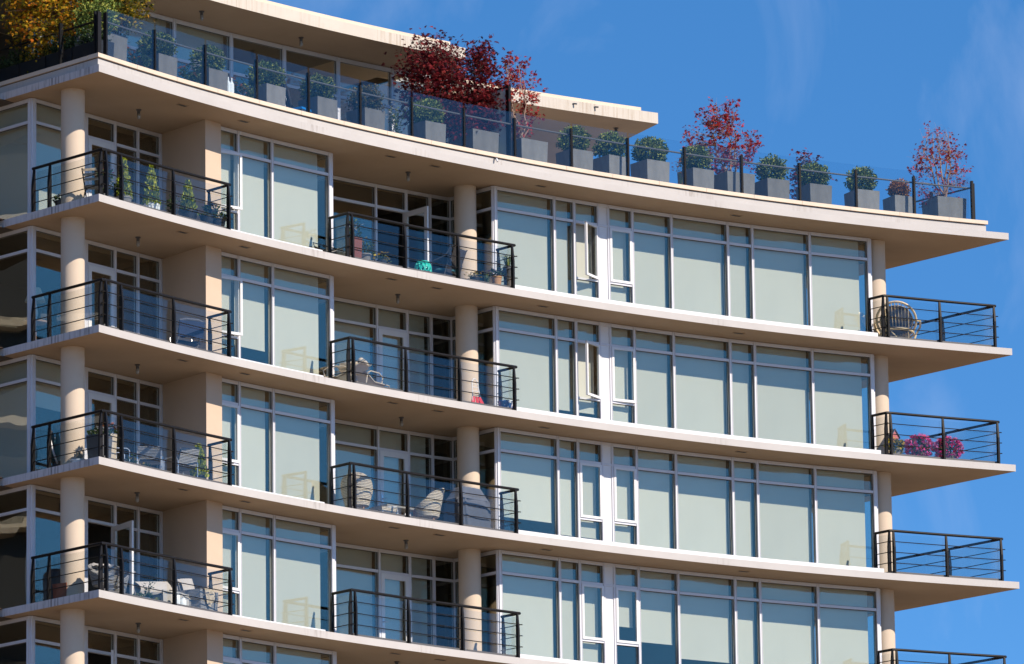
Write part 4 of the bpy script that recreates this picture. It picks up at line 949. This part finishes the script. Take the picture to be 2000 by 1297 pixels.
# wicker tub chair
def tub_chair(p, k, rz, label, wm='wicker', cushion='cream_cloth', throw=None, group=None, H=.86, legs=True):
    r = thing('wicker_armchair', label, 'armchair', at3(p, k), frot(p) + rz, group)
    prof = lambda a: .62 + (H - .62) * max(0, -cos(a)) ** .8 if cos(a) < 0 else .62 - .17 * min(1, cos(a) * 1.3)
    def sh(off):
        def fn(u, v):
            a = 2 * pi * u; top = prof(a); z = .24 + (top - .24) * v; rr_ = (.26 + .09 * v + .05 * v * max(0, -cos(a))) + off
            return Vector((sin(a) * rr_ * 1.08, cos(a) * -rr_ * -1.0 if False else -cos(a) * -rr_, z))
        return fn
    b = MB(); b.grid(sh(0), 36, 10); b.grid(sh(-.03), 36, 10); n0 = len(b.v)
    top0, top1 = [sh(0)(i / 36, 1) for i in range(37)], [sh(-.03)(i / 36, 1) for i in range(37)]
    b.add(top0 + top1, [(i, i + 1, 38 + i, 37 + i) for i in range(36)]); b.lathe([(.26, .24), (.26, .30)], 24); part('seat_shell', b, wm, r)
    b = MB(); b.tube([sh(-.015)(i / 36, 1) for i in range(37)], .017, 6, False); part('rim', b, wm, r)
    if legs:
        for a in (.75, 2.4, 3.9, 5.5): b = MB(); b.tube([(cos(a) * .2, sin(a) * .2, .27), (cos(a) * .29, sin(a) * .29, 0)], [.022, .013], 8); part('leg', b, 'wood', r)
    b = MB(); b.lathe([(.02, .30), (.22, .31), (.25, .36), (.22, .42), (.02, .44)], 24, cap=False); part('cushion', b, cushion, r, True)
    if throw:
        b = MB(); b.grid(lambda u, v: Vector((-.22 + .44 * u + .03 * sin(v * 7), -.34 - .08 * sin(pi * min(1, v * 1.2)) + .32 * (v < .25) * (1 - v * 4) * .4, H + .02 - .5 * abs(v - .2) ** 1.1 + .015 * sin(u * 17 + v * 3))), 16, 14); b.grid(lambda u, v: Vector((-.22 + .44 * u, -.33, H - .45 * v - .02)), 4, 4); part('throw', b, throw, r, True)
    return r
# front of chair = +y local; rz turns it
tub_chair(spot(697, 51.75, 3, .5), 3, -.85, 'woven wicker tub chair with a white pillow at the railing corner, middle balcony', 'wicker', 'cream_cloth', None, 'matching wicker tub chairs', .98)
pr_ = spot(699, 51.75, 3, .5)
tub_chair(spot(836, 51.75, 3, .5), 3, .65, 'woven wicker tub chair between the low table and the covered grill, middle balcony', 'wicker', 'cream_cloth', None, 'matching wicker tub chairs', .92)
p = spot(771, 52.1, 3, .4); r = thing('coffee_table', 'low grey-topped wooden table between the two wicker tub chairs', 'table', at3(p, 3), frot(p))
b = MB(); b.taper(1.0, .55, 1.02, .57, .40, .44); part('tabletop', b, 'table_top', r)
for x, y in ((-.44, -.22), (.44, -.22), (-.44, .22), (.44, .22)): b = MB(); b.taper(.04, .04, .055, .055, 0, .398, x, y); part('leg', b, 'wood', r)
p = spot(748, 51.75, 3, .3); r = thing('footstool', 'small wicker footstool in front of the low table, middle balcony', 'footstool', at3(p, 3), frot(p))
b = MB(); b.taper(.44, .4, .48, .44, .12, .30); part('seat', b, 'wicker', r); b = MB(); b.tube([(-.2, -.2, 0), (-.2, -.2, .28), (.24, -.22, .33), (.27, -.22, .2), (.25, -.22, 0)], .014, 6); part('frame', b, 'white', r)
# covered grill
p = spot(913, 51.95, 3, .6); r = thing('covered_grill', 'barbecue grill under a dark grey-blue fabric cover in front of the column', 'grill', at3(p, 3), frot(p) + .1)
def cover(u, v):
    a = 2 * pi * u; c, s_ = cos(a), sin(a); e = .35; x = (abs(c) ** e) * (1 if c > 0 else -1); y = (abs(s_) ** e) * (1 if s_ > 0 else -1)
    if v < .6: f = v / .6; z = .06 + .76 * f; w, d = .56 - .02 * f, .32 - .01 * f; fold = .03 * sin(a * 11 + 4 * f + 2 * sin(a * 3)) * (1 - .6 * f)
    elif v < .66: z = .83; w, d = .55, .31; fold = 0
    else: f = (v - .66) / .34; z = .83 + .30 * min(1, f * 1.7); w, d = (.54 - .22 * min(1, f * 1.7)) * (1 - max(0, f * 2.4 - 1.4) ** 2), (.30 - .1 * min(1, f * 1.7)) * (1 - max(0, f * 2.4 - 1.4) ** 2); fold = 0
    return Vector((x * (w + fold), y * (d + fold), z + .015 * noise.noise(Vector((c * 2, s_ * 2, v * 5)))))
b = MB(); b.grid(cover, 72, 30); part('cover', b, 'grey_cloth', r, True)
for x in (-.4, .4): b = MB(); b.tube([(x, -.22, .07), (x, -.26, .07)], .07, 14); part('wheel', b, 'black', r)

# top middle balcony
p = spot(826, 51.75, 1, .3); r = thing('garden_stool', 'turquoise lattice garden stool on the top middle balcony', 'stool', at3(p, 1), frot(p))
b = MB(); b.lathe([(.14, 0), (.155, .0), (.17, .08), (.168, .085), (.1, .085)], 28, cap=False); b.lathe([(.1, .38), (.165, .38), (.16, .45), (.14, .47), (.02, .475)], 28, cap=False)
for j in range(12):
    for s_ in (1, -1): a = 2 * pi * j / 12; b.tube([((.168 + .03 * sin(pi * f)) * cos(a + s_ * f * .9), (.168 + .03 * sin(pi * f)) * sin(a + s_ * f * .9), .07 + .33 * f) for f in (0, .17, .33, .5, .67, .83, 1)], .021, 5)
b.lathe([(.192, .27), (.178, .38), (.165, .385)], 28, cap=False)
part('body', b, 'turquoise', r, True); b = MB(); b.lathe([(.12, .08), (.12, .40)], 20); part('core', b, 'pot_black', r)
p = spot(868, 52.15, 1, .5); r = thing('lounge_chair', 'dark woven lounge chair with swept arms beside the turquoise stool', 'chair', at3(p, 1), frot(p) + pi + .3)
b = MB(); b.grid(lambda u, v: Vector((-.3 + .6 * v, -.34 + .55 * u, .36 + .05 * (1 - u))), 8, 8); b.grid(lambda u, v: Vector((-.3 + .6 * v, -.34 + .55 * u, .33 + .05 * (1 - u))), 4, 4); part('seat', b, 'dark_wicker', r)
b = MB(); b.grid(lambda u, v: Vector((-.29 + .58 * v, .2 + .24 * u, .36 + .58 * u)), 8, 8); b.grid(lambda u, v: Vector((-.29 + .58 * v, .225 + .24 * u, .36 + .58 * u)), 4, 4); part('backrest', b, 'dark_wicker', r)
b = MB(); b.lathe([(.02, .40), (.26, .41), (.27, .45), (.24, .48), (.02, .48)], 20, cap=False); part('cushion', b, 'teal_cloth', r, True)
for x in (-.33, .33): b = MB(); b.tube([(x, -.36, 0), (x, -.34, .55), (x, -.1, .66), (x, .2, .74), (x, .45, .97)], .017, 6); part('arm', b, 'dark_grey', r); b = MB(); b.tube([(x, .3, .6), (x, .2, .3), (x, .38, 0)], .015, 6); part('leg', b, 'dark_grey', r)
p = spot(657, 52.1, 1, .5); r = thing('sling_chair', 'dark sling chair with a striped cushion left of the railing corner, top middle balcony', 'chair', at3(p, 1), frot(p) + .6)
b = MB(); b.grid(lambda u, v: Vector((-.28 + .56 * v, -.3 + .9 * u, .30 + .5 * max(0, u - .4) ** 1.1)), 10, 4); b.grid(lambda u, v: Vector((-.28 + .56 * v, -.28 + .9 * u, .285 + .5 * max(0, u - .4) ** 1.1)), 10, 4); part('sling', b, 'throw_tan', r)
for x in (-.3, .3): b = MB(); b.tube([(x, -.36, 0), (x, -.3, .32), (x, .62, .62), (x, .5, 0)], .014, 6); part('leg', b, 'black', r)
b = MB(); b.taper(.5, .4, .44, .34, .33, .43); part('cushion', b, 'white_cloth', r)
flower_pot(692, 1, 51.5, 'tall dark-red pot of spindly flowering stems at the railing corner, top middle balcony', 'petal_white', .13, .62, .5, 90, 18, 6, 'brick_red', square=True)
flower_pot(711, 1, 51.6, 'grey tub with a leafy yellow-green plant, top middle balcony', 'petal_yellow', .17, .32, .42, 150, 10, 7, 'pot_grey')
wild(745, 51.5, .36, 60, 'low spidery plant behind the railing foot, left of the open balcony door', 13, 'petal_yellow', 'leaf', 1)
wild(927, 51.45, .32, 60, 'low clump of small yellow and brown flowers at the column foot, top middle balcony', 14, 'petal_yellow', 'autumn_green', 1)
def spiky(px, k, R, label, pot, potm, h, n, seed, pr=.12, ph=.25, lm='leaf', wd=.03, p=None):
    p = spot(px, R, k, .3) if p is None else p; r = thing('spiky_plant', label, 'potted plant', at3(p, k), frot(p)); r_ = random.Random(seed); b = MB(); round_pot(b, pr * .75, pr, ph); smooth_by_angle(part('pot', b, potm, r)); b = MB()
    for i in range(n):
        a = r_.uniform(0, 2 * pi); l = h * r_.uniform(.6, 1); o_ = r_.uniform(.15, .75); w = Vector((-sin(a), cos(a), 0)) * wd / 2; q0 = Vector((cos(a) * .03, sin(a) * .03, ph - .03)); q1 = q0 + Vector((cos(a) * o_ * l * .4, sin(a) * o_ * l * .4, l * .7)); q2 = q0 + Vector((cos(a) * o_ * l, sin(a) * o_ * l, l * (1 - .35 * o_)))
        b.add([q0 - w, q0 + w, q1 + w * .8, q1 - w * .8, q2], [(0, 1, 2, 3), (3, 2, 4)])
    part('leaves', b, lm, r); return r
spiky(951, 1, 51.5, 'bright strappy-leaved plant between the column and the terracotta pot', 0, 'pot_black', .38, 12, 1, .09, .14, 'leaf', .045)
flower_pot(970, 1, 51.45, 'tan terracotta pot with purple flowers near the railing end, top middle balcony', 'petal_purple', .125, .34, .22, 110, 26, 8, 'terracotta')
spiky(992, 1, 51.45, 'tall dark grey pot with a dark spiky plant at the railing end, top middle balcony', 0, 'dark_grey', .45, 46, 2, .12, .62, 'box', .018)
# second middle balcony
def recliner(p, k, rz, label):
    r = thing('recliner', label, 'lounge chair', at3(p, k), frot(p) + rz, 'cream recliners')
    b = MB(); b.grid(lambda u, v: Vector((-.28 + .56 * v, -.5 + 1.25 * u, .30 + .0 * u + .55 * max(0, u - .45) - .03 * sin(v * pi))), 16, 5); b.grid(lambda u, v: Vector((-.28 + .56 * v, -.5 + 1.25 * u, .24 + .55 * max(0, u - .45) - .03 * sin(v * pi))), 16, 5); part('cushion', b, 'cream_cloth', r, True)
    b = MB(); b.tube([(-.25, .66, .63), (.25, .66, .63)], .085, 12); part('pillow', b, 'cream_cloth', r, True)
    for x in (-.31, .31): b = MB(); b.tube([(x, -.55, 0), (x, -.5, .28), (x, .1, .28), (x, .78, .64)], .016, 6); part('frame', b, 'beige_stone', r); b = MB(); b.tube([(x, -.2, .28), (x, -.24, .44), (x, -.1, .52), (x, .25, .52), (x, .38, .46), (x, .5, 0)], .017, 6); part('arm', b, 'beige_stone', r)
recliner(spot(657, 52.0, 2, .3), 2, pi + .55, 'cream padded recliner behind the left railing posts, second middle balcony')
recliner(spot(715, 51.95, 2, .3), 2, pi * .5 + .2, 'cream padded recliner with looped arms right of the corner post, second middle balcony')
p = spot(935, 51.85, 2, .4); r = thing('folded_beach_chair', 'folded beach chair of white tube and red webbing leaning on the column', 'chair', at3(p, 2), frot(p))
b = MB()
for x in (-1, 1): b.tube([(x * .2, -.02, .0), (x * .11, .1, .5), (x * .085, .14, .78), (x * .05, .15, .86)], .012, 6)
b.tube([(-.05, .15, .86), (0, .152, .875), (.05, .15, .86)], .012, 6)
for z in (.46, .56, .66, .74): b.tube([(-.11, .1 + (z - .46) * .13, z), (.11, .1 + (z - .46) * .13, z)], .01, 5)
part('frame', b, 'white', r)
for i, (x0, x1) in enumerate(((-.30, -.14), (-.08, .04), (.10, .26))):
    b = MB(); b.grid(lambda u, v: Vector(((x0 + (x1 - x0) * v) * (1 - .55 * u), -.06 + .14 * u + .01 * sin(v * 5), .03 + .40 * u)), 6, 5); b.grid(lambda u, v: Vector(((x0 + (x1 - x0) * v) * (1 - .55 * u), -.045 + .14 * u, .03 + .40 * u)), 2, 2); part('webbing', b, 'red_cloth', r)
p = spot(988, 51.45, 2, .2); r = thing('ceramic_planter', 'blue and white glazed bowl at the railing end, second middle balcony', 'planter', at3(p, 2), frot(p))
b = MB(); b.lathe([(.10, 0), (.14, .01), (.17, .12), (.185, .24), (.20, .27), (.2, .29), (.17, .29), (.165, .25), (.01, .24)], 28, cap=False); part('bowl', b, 'blue_white', r, True)
# third left balcony
LP = lambda px, k, off: on_line(cL, U2, px, Zs(k) + .3) + tanv(cL) * off
p = LP(88, 3, .55); r = thing('round_lounge_chair', 'round-backed chair with teal cushion behind the left railing run, third balcony down', 'chair', at3(p, 3), frot(p) + .5)
b = MB(); b.tube([(cos(a) * .42, .12 + .1 * sin(a), .62 + sin(a) * .42) for a in [2 * pi * i / 28 for i in range(29)]], .022, 7, False); part('hoop', b, 'white', r)
b = MB(); b.grid(lambda u, v: Vector((cos(2 * pi * u) * .38 * v, .16 + .12 * (1 - v * v), .60 + sin(2 * pi * u) * .38 * v)), 28, 6); b.grid(lambda u, v: Vector((cos(2 * pi * u) * .38 * v, .05 - .06 * (1 - v * v), .60 + sin(2 * pi * u) * .38 * v)), 28, 6); part('cushion', b, 'teal_cloth', r, True)
b = MB(); b.lathe([(.36, 0), (.36, .05), (.2, .2), (.16, .3)], 20); part('base', b, 'dark_wicker', r)
spiky(0, 3, 0, 'pale grey tufted grass in a pot by the column foot, third left balcony', 0, 'ceramic_white', .28, 90, 3, .2, .12, 'grass_grey', .014, LR(143, .2) if False else LP(146, 3, .18))
flower_pot(0, 3, 0, 'tall dark grey planter topped with white pansies at the railing corner, third left balcony', 'petal_white', .20, .62, .2, 120, 22, 9, 'dark_grey', square=True, p=LP(177, 3, .32), fsize=.08)
flower_pot(207, 3, 51.6, 'tall stone-coloured planter with orange flowers behind the corner posts, third left balcony', 'petal_orange', .17, .72, .26, 120, 34, 10, 'beige_stone', square=True, fsize=.08)
def steel_chair(px, k, R, rz, label, H=.82):
    p = spot(px, R, k, .4); r = thing('mesh_chair', label, 'chair', at3(p, k), frot(p) + rz, 'low grey mesh chairs')
    b = MB(); b.grid(lambda u, v: Vector((-.25 + .5 * v, -.25 + .5 * u, .40 - .03 * sin(pi * u))), 6, 4); b.grid(lambda u, v: Vector((-.25 + .5 * v, -.25 + .5 * u, .38)), 3, 3); part('seat', b, 'grey_wicker', r)
    b = MB(); b.grid(lambda u, v: Vector((-.25 + .5 * v, .25 + .14 * u + .05 * abs(v - .5) * -1, .42 + (H - .42) * u)), 6, 6); b.grid(lambda u, v: Vector((-.25 + .5 * v, .275 + .14 * u, .42 + (H - .42) * u)), 3, 3); part('backrest', b, 'grey_wicker', r)
    for x in (-.27, .27): b = MB(); b.tube([(x, -.26, 0), (x, -.26, .58), (x, -.2, .62), (x, .2, .62), (x, .3, .5), (x, .3, 0)], .013, 6); part('leg', b, 'steel', r)
steel_chair(226, 3, 52.3, .9, 'grey mesh chair tucked behind the corner planter, third left balcony')
steel_chair(293, 3, 51.9, 2.2, 'low grey mesh chair turned away beside the yellow flowers, third left balcony', .7)
steel_chair(352, 3, 51.85, 2.9, 'grey mesh chair left of the yellow conifer, third left balcony', .80)
flower_pot(257, 3, 51.42, 'small pot of yellow flowers at the railing foot, third left balcony', 'petal_yellow', .09, .12, .22, 30, 7, 11, fsize=.055)
flower_pot(284, 3, 51.4, 'tiny dark pot with one yellow bloom right of the larger yellow flowers, third left balcony', 'petal_yellow', .08, .1, .12, 30, 4, 12, fsize=.05)
# fourth left balcony
p = LP(83, 4, .5); r = thing('barbecue', 'black barbecue behind the left railing run, lowest visible left balcony', 'grill', at3(p, 4), frot(p) + .3)
b = MB(); b.taper(.5, .4, .56, .44, .05, .62); part('cabinet', b, 'pot_black', r); b = MB(); b.lathe([(.30, .63), (.29, .72), (.2, .82), (.02, .86)], 20, cap=False); part('lid', b, 'pot_black', r, True); b = MB(); b.tube([(-.15, -.28, .7), (-.15, -.34, .71), (.15, -.34, .71), (.15, -.28, .7)], .012, 6); part('handle', b, 'steel', r)
p = LP(107, 4, .4); r = thing('brick_planter', 'red-brown planter with a white globe lantern beside the black barbecue', 'planter', at3(p, 4), frot(p))
b = MB(); b.taper(.42, .36, .46, .40, 0, .42); part('box', b, 'brick_red', r); b = MB(); b.lathe([(.01, .43), (.06, .45), (.08, .5), (.06, .56), (.01, .58)], 14, cap=False); part('globe', b, 'ceramic_white', r, True)
tub_chair(LP(176, 4, .55), 4, 2.5, 'dark green armchair draped with a white sheepskin, lowest visible left balcony', 'grey_wicker', 'white_cloth', 'white_cloth', None, .80, False)
tub_chair(spot(220, 52.0, 4, .5), 4, 1.9, 'wicker armchair draped with a black and white throw near the open door', 'grey_wicker', 'white_cloth', 'throw_black', None, .78, False)
p = spot(322, 52.05, 4, .4); r = thing('outdoor_sofa', 'low pale cushioned sofa against the tan wall, lowest visible left balcony', 'sofa', at3(p, 4), frot(p) + .05)
b = MB(); b.taper(1.15, .7, 1.2, .74, .05, .34); part('base', b, 'grey_wicker', r); b = MB(); b.grid(lambda u, v: Vector((-.6 + 1.2 * u, -.38 + .76 * v, .36 + .12 * (sin(pi * u) ** .3) * (sin(pi * v) ** .3))), 20, 12); part('cushion', b, 'white_cloth', r, True)
b = MB(); b.grid(lambda u, v: Vector((-.60 + 1.2 * u, .26 + .14 * v - .1 * sin(pi * v), .44 + (.28 + .16 * u) * v)), 14, 10); b.grid(lambda u, v: Vector((-.60 + 1.2 * u, .38 + .06 * v, .40 + (.28 + .16 * u) * v)), 4, 4); part('backrest', b, 'white_cloth', r, True)
b = MB(); b.grid(lambda u, v: Vector((-.62 + 1.0 * u, -.42 + .03 * sin(u * 8) - .02 * v, .46 - .36 * v)), 14, 6); b.grid(lambda u, v: Vector((-.62 + 1.0 * u, -.395, .46 - .36 * v)), 3, 3); part('throw', b, 'white_cloth', r, True)
p = spot(384, 51.85, 4, .4); r = thing('wicker_armchair', 'square grey wicker armchair with a pale cushion and patterned throw beside the railing end', 'armchair', at3(p, 4), frot(p) + .15)
b = MB(); b.box(-.36, .36, -.34, .34, .04, .36); b.box(-.38, -.28, -.345, .34, .361, .60); b.box(.28, .38, -.345, .34, .361, .60); b.box(-.38, .38, .342, .42, .04, .72); part('frame', b, 'grey_wicker', r)
b = MB(); b.grid(lambda u, v: Vector((-.25 + .5 * u, .12 + .16 * v - .1 * sin(pi * u), .40 + .5 * v + .06 * u)), 10, 10); b.grid(lambda u, v: Vector((-.25 + .5 * u, .22 + .14 * v, .40 + .5 * v + .06 * u)), 4, 4); part('cushion', b, 'white_cloth', r, True)
b = MB(); b.grid(lambda u, v: Vector((-.24 + .40 * u + .05 * v, -.37 + .02 * sin(u * 15) - .03 * v, .63 - (.30 + .12 * sin(u * 5)) * v)), 18, 8); b.grid(lambda u, v: Vector((-.24 + .40 * u, -.35 + .5 * v, .625 + .01 * sin(u * 15))), 12, 4); part('throw', b, 'throw_tan', r, True)
for px, h, lab in ((345, .36, 'tall white ceramic canister left of its shorter twin, lowest visible left balcony'), (357, .28, 'shorter white ceramic canister beside the grey wicker armchair')):
    p = spot(px, 51.4, 4, .2); r = thing('canister', lab, 'canister', at3(p, 4), frot(p)); b = MB(); b.lathe([(.075, 0), (.085, .02), (.085, h - .05), (.07, h - .03)], 18); part('jar', b, 'ceramic_white', r, True); b = MB(); b.lathe([(.06, h - .029), (.06, h), (.015, h + .005), (.015, h + .03)], 14); part('lid', b, 'ceramic_white', r)
wild(289, 51.7, .78, 40, 'thin sprig plant in a small pot left of the pale sofa', 15, None, 'leaf', 4)
flower_pot(278, 4, 51.45, 'shallow bowl of green and orange succulents at the railing foot', 'petal_orange', .17, .12, .12, 120, 10, 13, 'ceramic_white', 'leaf', fsize=.04)
spiky(308, 4, 51.38, 'small dark spiky succulent in front of the pale sofa', 0, 'ceramic_white', .2, 14, 5, .07, .08, 'box', .02)
# right-hand balconies
p = spot(1752, 51.75, 1, .4); r = thing('rattan_chair', 'round bent-rattan chair with striped dark cushion on the top right corner balcony', 'chair', at3(p, 1), frot(p) + 2.5)
b = MB()
hoop = lambda R_, zc_, tl, yy: [(cos(a) * R_, yy + sin(a) * R_ * sin(tl), zc_ + sin(a) * R_ * cos(tl)) for a in [2 * pi * i / 32 for i in range(33)]]
b.tube(hoop(.50, .62, .55, .1), .032, 7, False); b.tube(hoop(.41, .60, .5, .06), .024, 7, False); part('back_hoop', b, 'rattan', r)
b = MB(); b.tube([(cos(a) * .42, sin(a) * .42 - .05, .30 + .05 * sin(a)) for a in [2 * pi * i / 32 for i in range(33)]], .030, 7, False); part('seat_hoop', b, 'rattan', r)
b = MB(); b.tube([(cos(a) * .28, sin(a) * .28 - .02, .02) for a in [2 * pi * i / 28 for i in range(29)]], .02, 7, False)
for a in (.3, 1.3, 2.4, 3.4, 4.4, 5.5): b.tube([(cos(a) * .28, sin(a) * .28, .02), (cos(a + .3) * .33, sin(a + .3) * .33 - .03, .16), (cos(a) * .41, sin(a) * .41 - .05, .29)], .016, 6)
part('base', b, 'rattan', r)
b = MB()
for s_ in (-1, 1): b.tube([(s_ * .44, .1, .60), (s_ * .58, -.1, .62), (s_ * .56, -.3, .50), (s_ * .45, -.28, .3), (s_ * .36, -.2, .05)], .028, 7)
part('arm', b, 'rattan', r)
b = MB()
for j in range(9):
    t_ = -.34 + j * .085; b.tube([(t_, .3 * .5 + .1 + .2, .62 + math.sqrt(.2 - t_ * t_) * .85), (t_ * .95, .26, .55), (t_ * .9, .1, .33), (t_ * .8, -.2, .27)], .011, 5)
part('spindles', b, 'rattan', r)
b = MB(); b.grid(lambda u, v: Vector((cos(2 * pi * u) * .40 * v, .12 + sin(2 * pi * u) * .40 * v * .5 + .02, .62 + sin(2 * pi * u) * .40 * v * .85)), 28, 5); b.grid(lambda u, v: Vector((cos(2 * pi * u) * .39 * v, .19 + sin(2 * pi * u) * .39 * v * .5 + .06 * (1 - v), .60 + sin(2 * pi * u) * .39 * v * .85)), 28, 5); part('back_cushion', b, 'rattan_dark', r, True)
b = MB(); b.lathe([(.02, .30), (.36, .31), (.38, .36), (.34, .41), (.02, .42)], 24, cap=False); part('seat_cushion', b, 'rattan_dark', r, True)
def mound(px, k, R, rad_, label, seed, petal='petal_pink', n=650, nf=420, pr=.16, zoff=.0):
    p = spot(px, R, k, .3); r_ = random.Random(seed); r = thing('flower_mound', label, 'potted flowers', at3(p, k), frot(p), 'mounded pots of flowers on the right-hand balcony'); b = MB(); round_pot(b, pr * .75, pr, .26); smooth_by_angle(part('pot', b, 'pot_grey', r))
    b = MB(); b.ball((0, 0, .28 + rad_ * .25), rad_, rad_ * .8, n, .065, .08, seed, .4); part('foliage', b, 'leaf', r); b = MB(); b.ball((0, 0, .29 + rad_ * .25), rad_ * 1.04, rad_ * .85, nf, .075, .08, seed + 5, .93, 'maple'); part('flowers', b, petal, r); return r
mound(1748, 2, 51.5, .22, 'pot of yellow and red flowers below the red birdhouse', 1, 'petal_yellow', 420, 70, .14)
mound(1795, 2, 51.55, .34, 'rounded mound of pink petunias, middle of the three flower pots', 2)
mound(1853, 2, 51.5, .33, 'rounded mound of pink petunias with a red crown, right of the three flower pots', 3)
p = spot(1745, 52.0, 2, .5); r = thing('birdhouse', 'red peaked birdhouse on a post behind the yellow flowers', 'birdhouse', at3(p, 2), frot(p))
b = MB(); b.tube([(0, 0, 0), (0, 0, .52)], .022, 8); part('pole', b, 'bark_dark', r); b = MB(); b.box(-.1, .1, -.09, .09, .525, .68); b.add([(-.1, -.09, .681), (.1, -.09, .681), (0, -.09, .84), (-.1, .09, .681), (.1, .09, .681), (0, .09, .84)], [(0, 1, 2), (5, 4, 3), (0, 2, 5, 3), (1, 4, 5, 2)]); part('house', b, 'birdhouse_red', r)
b = MB()
for s_ in (-1, 1): b.add([(s_ * .14, -.12, .65), (s_ * .14, .12, .65), (0, .12, .875), (0, -.12, .875), (s_ * .14, -.12, .63), (s_ * .14, .12, .63), (0, .12, .845), (0, -.12, .845)], [(0, 1, 2, 3), (4, 7, 6, 5), (0, 4, 5, 1), (0, 3, 7, 4), (1, 5, 6, 2)])
part('roof', b, 'grey_cloth', r)
p = spot(1787, 51.9, 5, .5); r = thing('patio_chair', 'white patio chair, only its top rail showing above the lowest right railing', 'chair', at3(p, 5), frot(p))
b = MB(); b.tube([(-.24, .2, 0), (-.24, .2, .44), (-.24, .3, .98), (.24, .3, .98), (.24, .2, .44), (.24, .2, 0)], .018, 6)
for z in (.6, .72, .84, .92): b.box(-.23, .23, .2 + (z - .44) * .185, .215 + (z - .44) * .185, z - .03, z + .03)
part('backrest', b, 'white', r); b = MB(); b.box(-.25, .25, -.24, .2, .42, .45); part('seat', b, 'white', r)
for x in (-.23, .23): b = MB(); b.tube([(x, -.22, 0), (x, -.22, .42)], .016, 6); part('leg', b, 'white', r)

# ---- inside the corner rooms
def table_lamp(p, k, label, base=.75):
    r = thing('table_lamp', label, 'lamp', (p.x, p.y, Zs(k) + base), 0); b = MB(); b.lathe([(.09, 0), (.09, .02), (.04, .04), (.07, .2), (.03, .42), (.012, .5)], 18); part('base', b, 'ceramic_white', r, True); b = MB(); b.lathe([(.24, .46), (.12, .78)], 24, cap=False); part('lamp_shade', b, 'lamp_shade', r, True)
q = P1 + U2 * .42 + tanv(P1) * .55
r = thing('side_table', 'pale side table under the lamp inside the second corner room', 'table', (q.x, q.y, Zs(2) + .003)); b = MB(); b.lathe([(.28, .70), (.28, .74)], 24); part('tabletop', b, 'wood', r); b = MB(); b.lathe([(.16, 0), (.16, .02), (.03, .05), (.03, .70)], 16); part('pedestal', b, 'wood', r)
table_lamp(q, 2, 'cream table lamp with cone shade inside the second corner window', .745)
for k, lab in ((3, 'sheer pale curtain gathered inside the third corner window'), (4, 'long pale green curtain knotted at the top inside the fourth corner window')):
    q = P1 + U2 * .30 + tanv(P1) * .38; r = thing('curtain', lab, 'curtain', (q.x, q.y, Zs(k) + .05), math.atan2(U2.y, U2.x))
    b = MB(); b.grid(lambda u, v: Vector((.02 + (.16 + .07 * sin(v * 4)) * u, .035 * sin(u * 22), 2.0 * v)), 30, 12); b.grid(lambda u, v: Vector((.02 + (.16 + .07 * sin(v * 4)) * u, .012 + .035 * sin(u * 22), 2.0 * v)), 30, 12); part('drape', b, 'white_cloth', r, True)
    b = MB(); b.lathe([(.06, 1.98), (.09, 2.06), (.05, 2.15)], 14, .1); part('knot', b, 'white_cloth', r, True)

# ---- a block added out of the picture, only to be mirrored in the left-hand windows
nb = thing('added_reflection_block', 'dark block with cream floor bands, added beyond the left edge for window reflections', 'building', (-62, 150, 0))
b = MB(); b.box(-14, 14, -30, 26, 0, 49); M['nb'] = mat('dark_added_wall', (0.035, 0.036, 0.04), .5); part('wall', b, 'nb', nb)
for i in range(4, 17):
    b = MB(); b.box(-14.8, 14.8, -30.8, 26.8, i * 3 - .12, i * 3 + .1); part('floor_band', b, 'fascia_cream', nb)
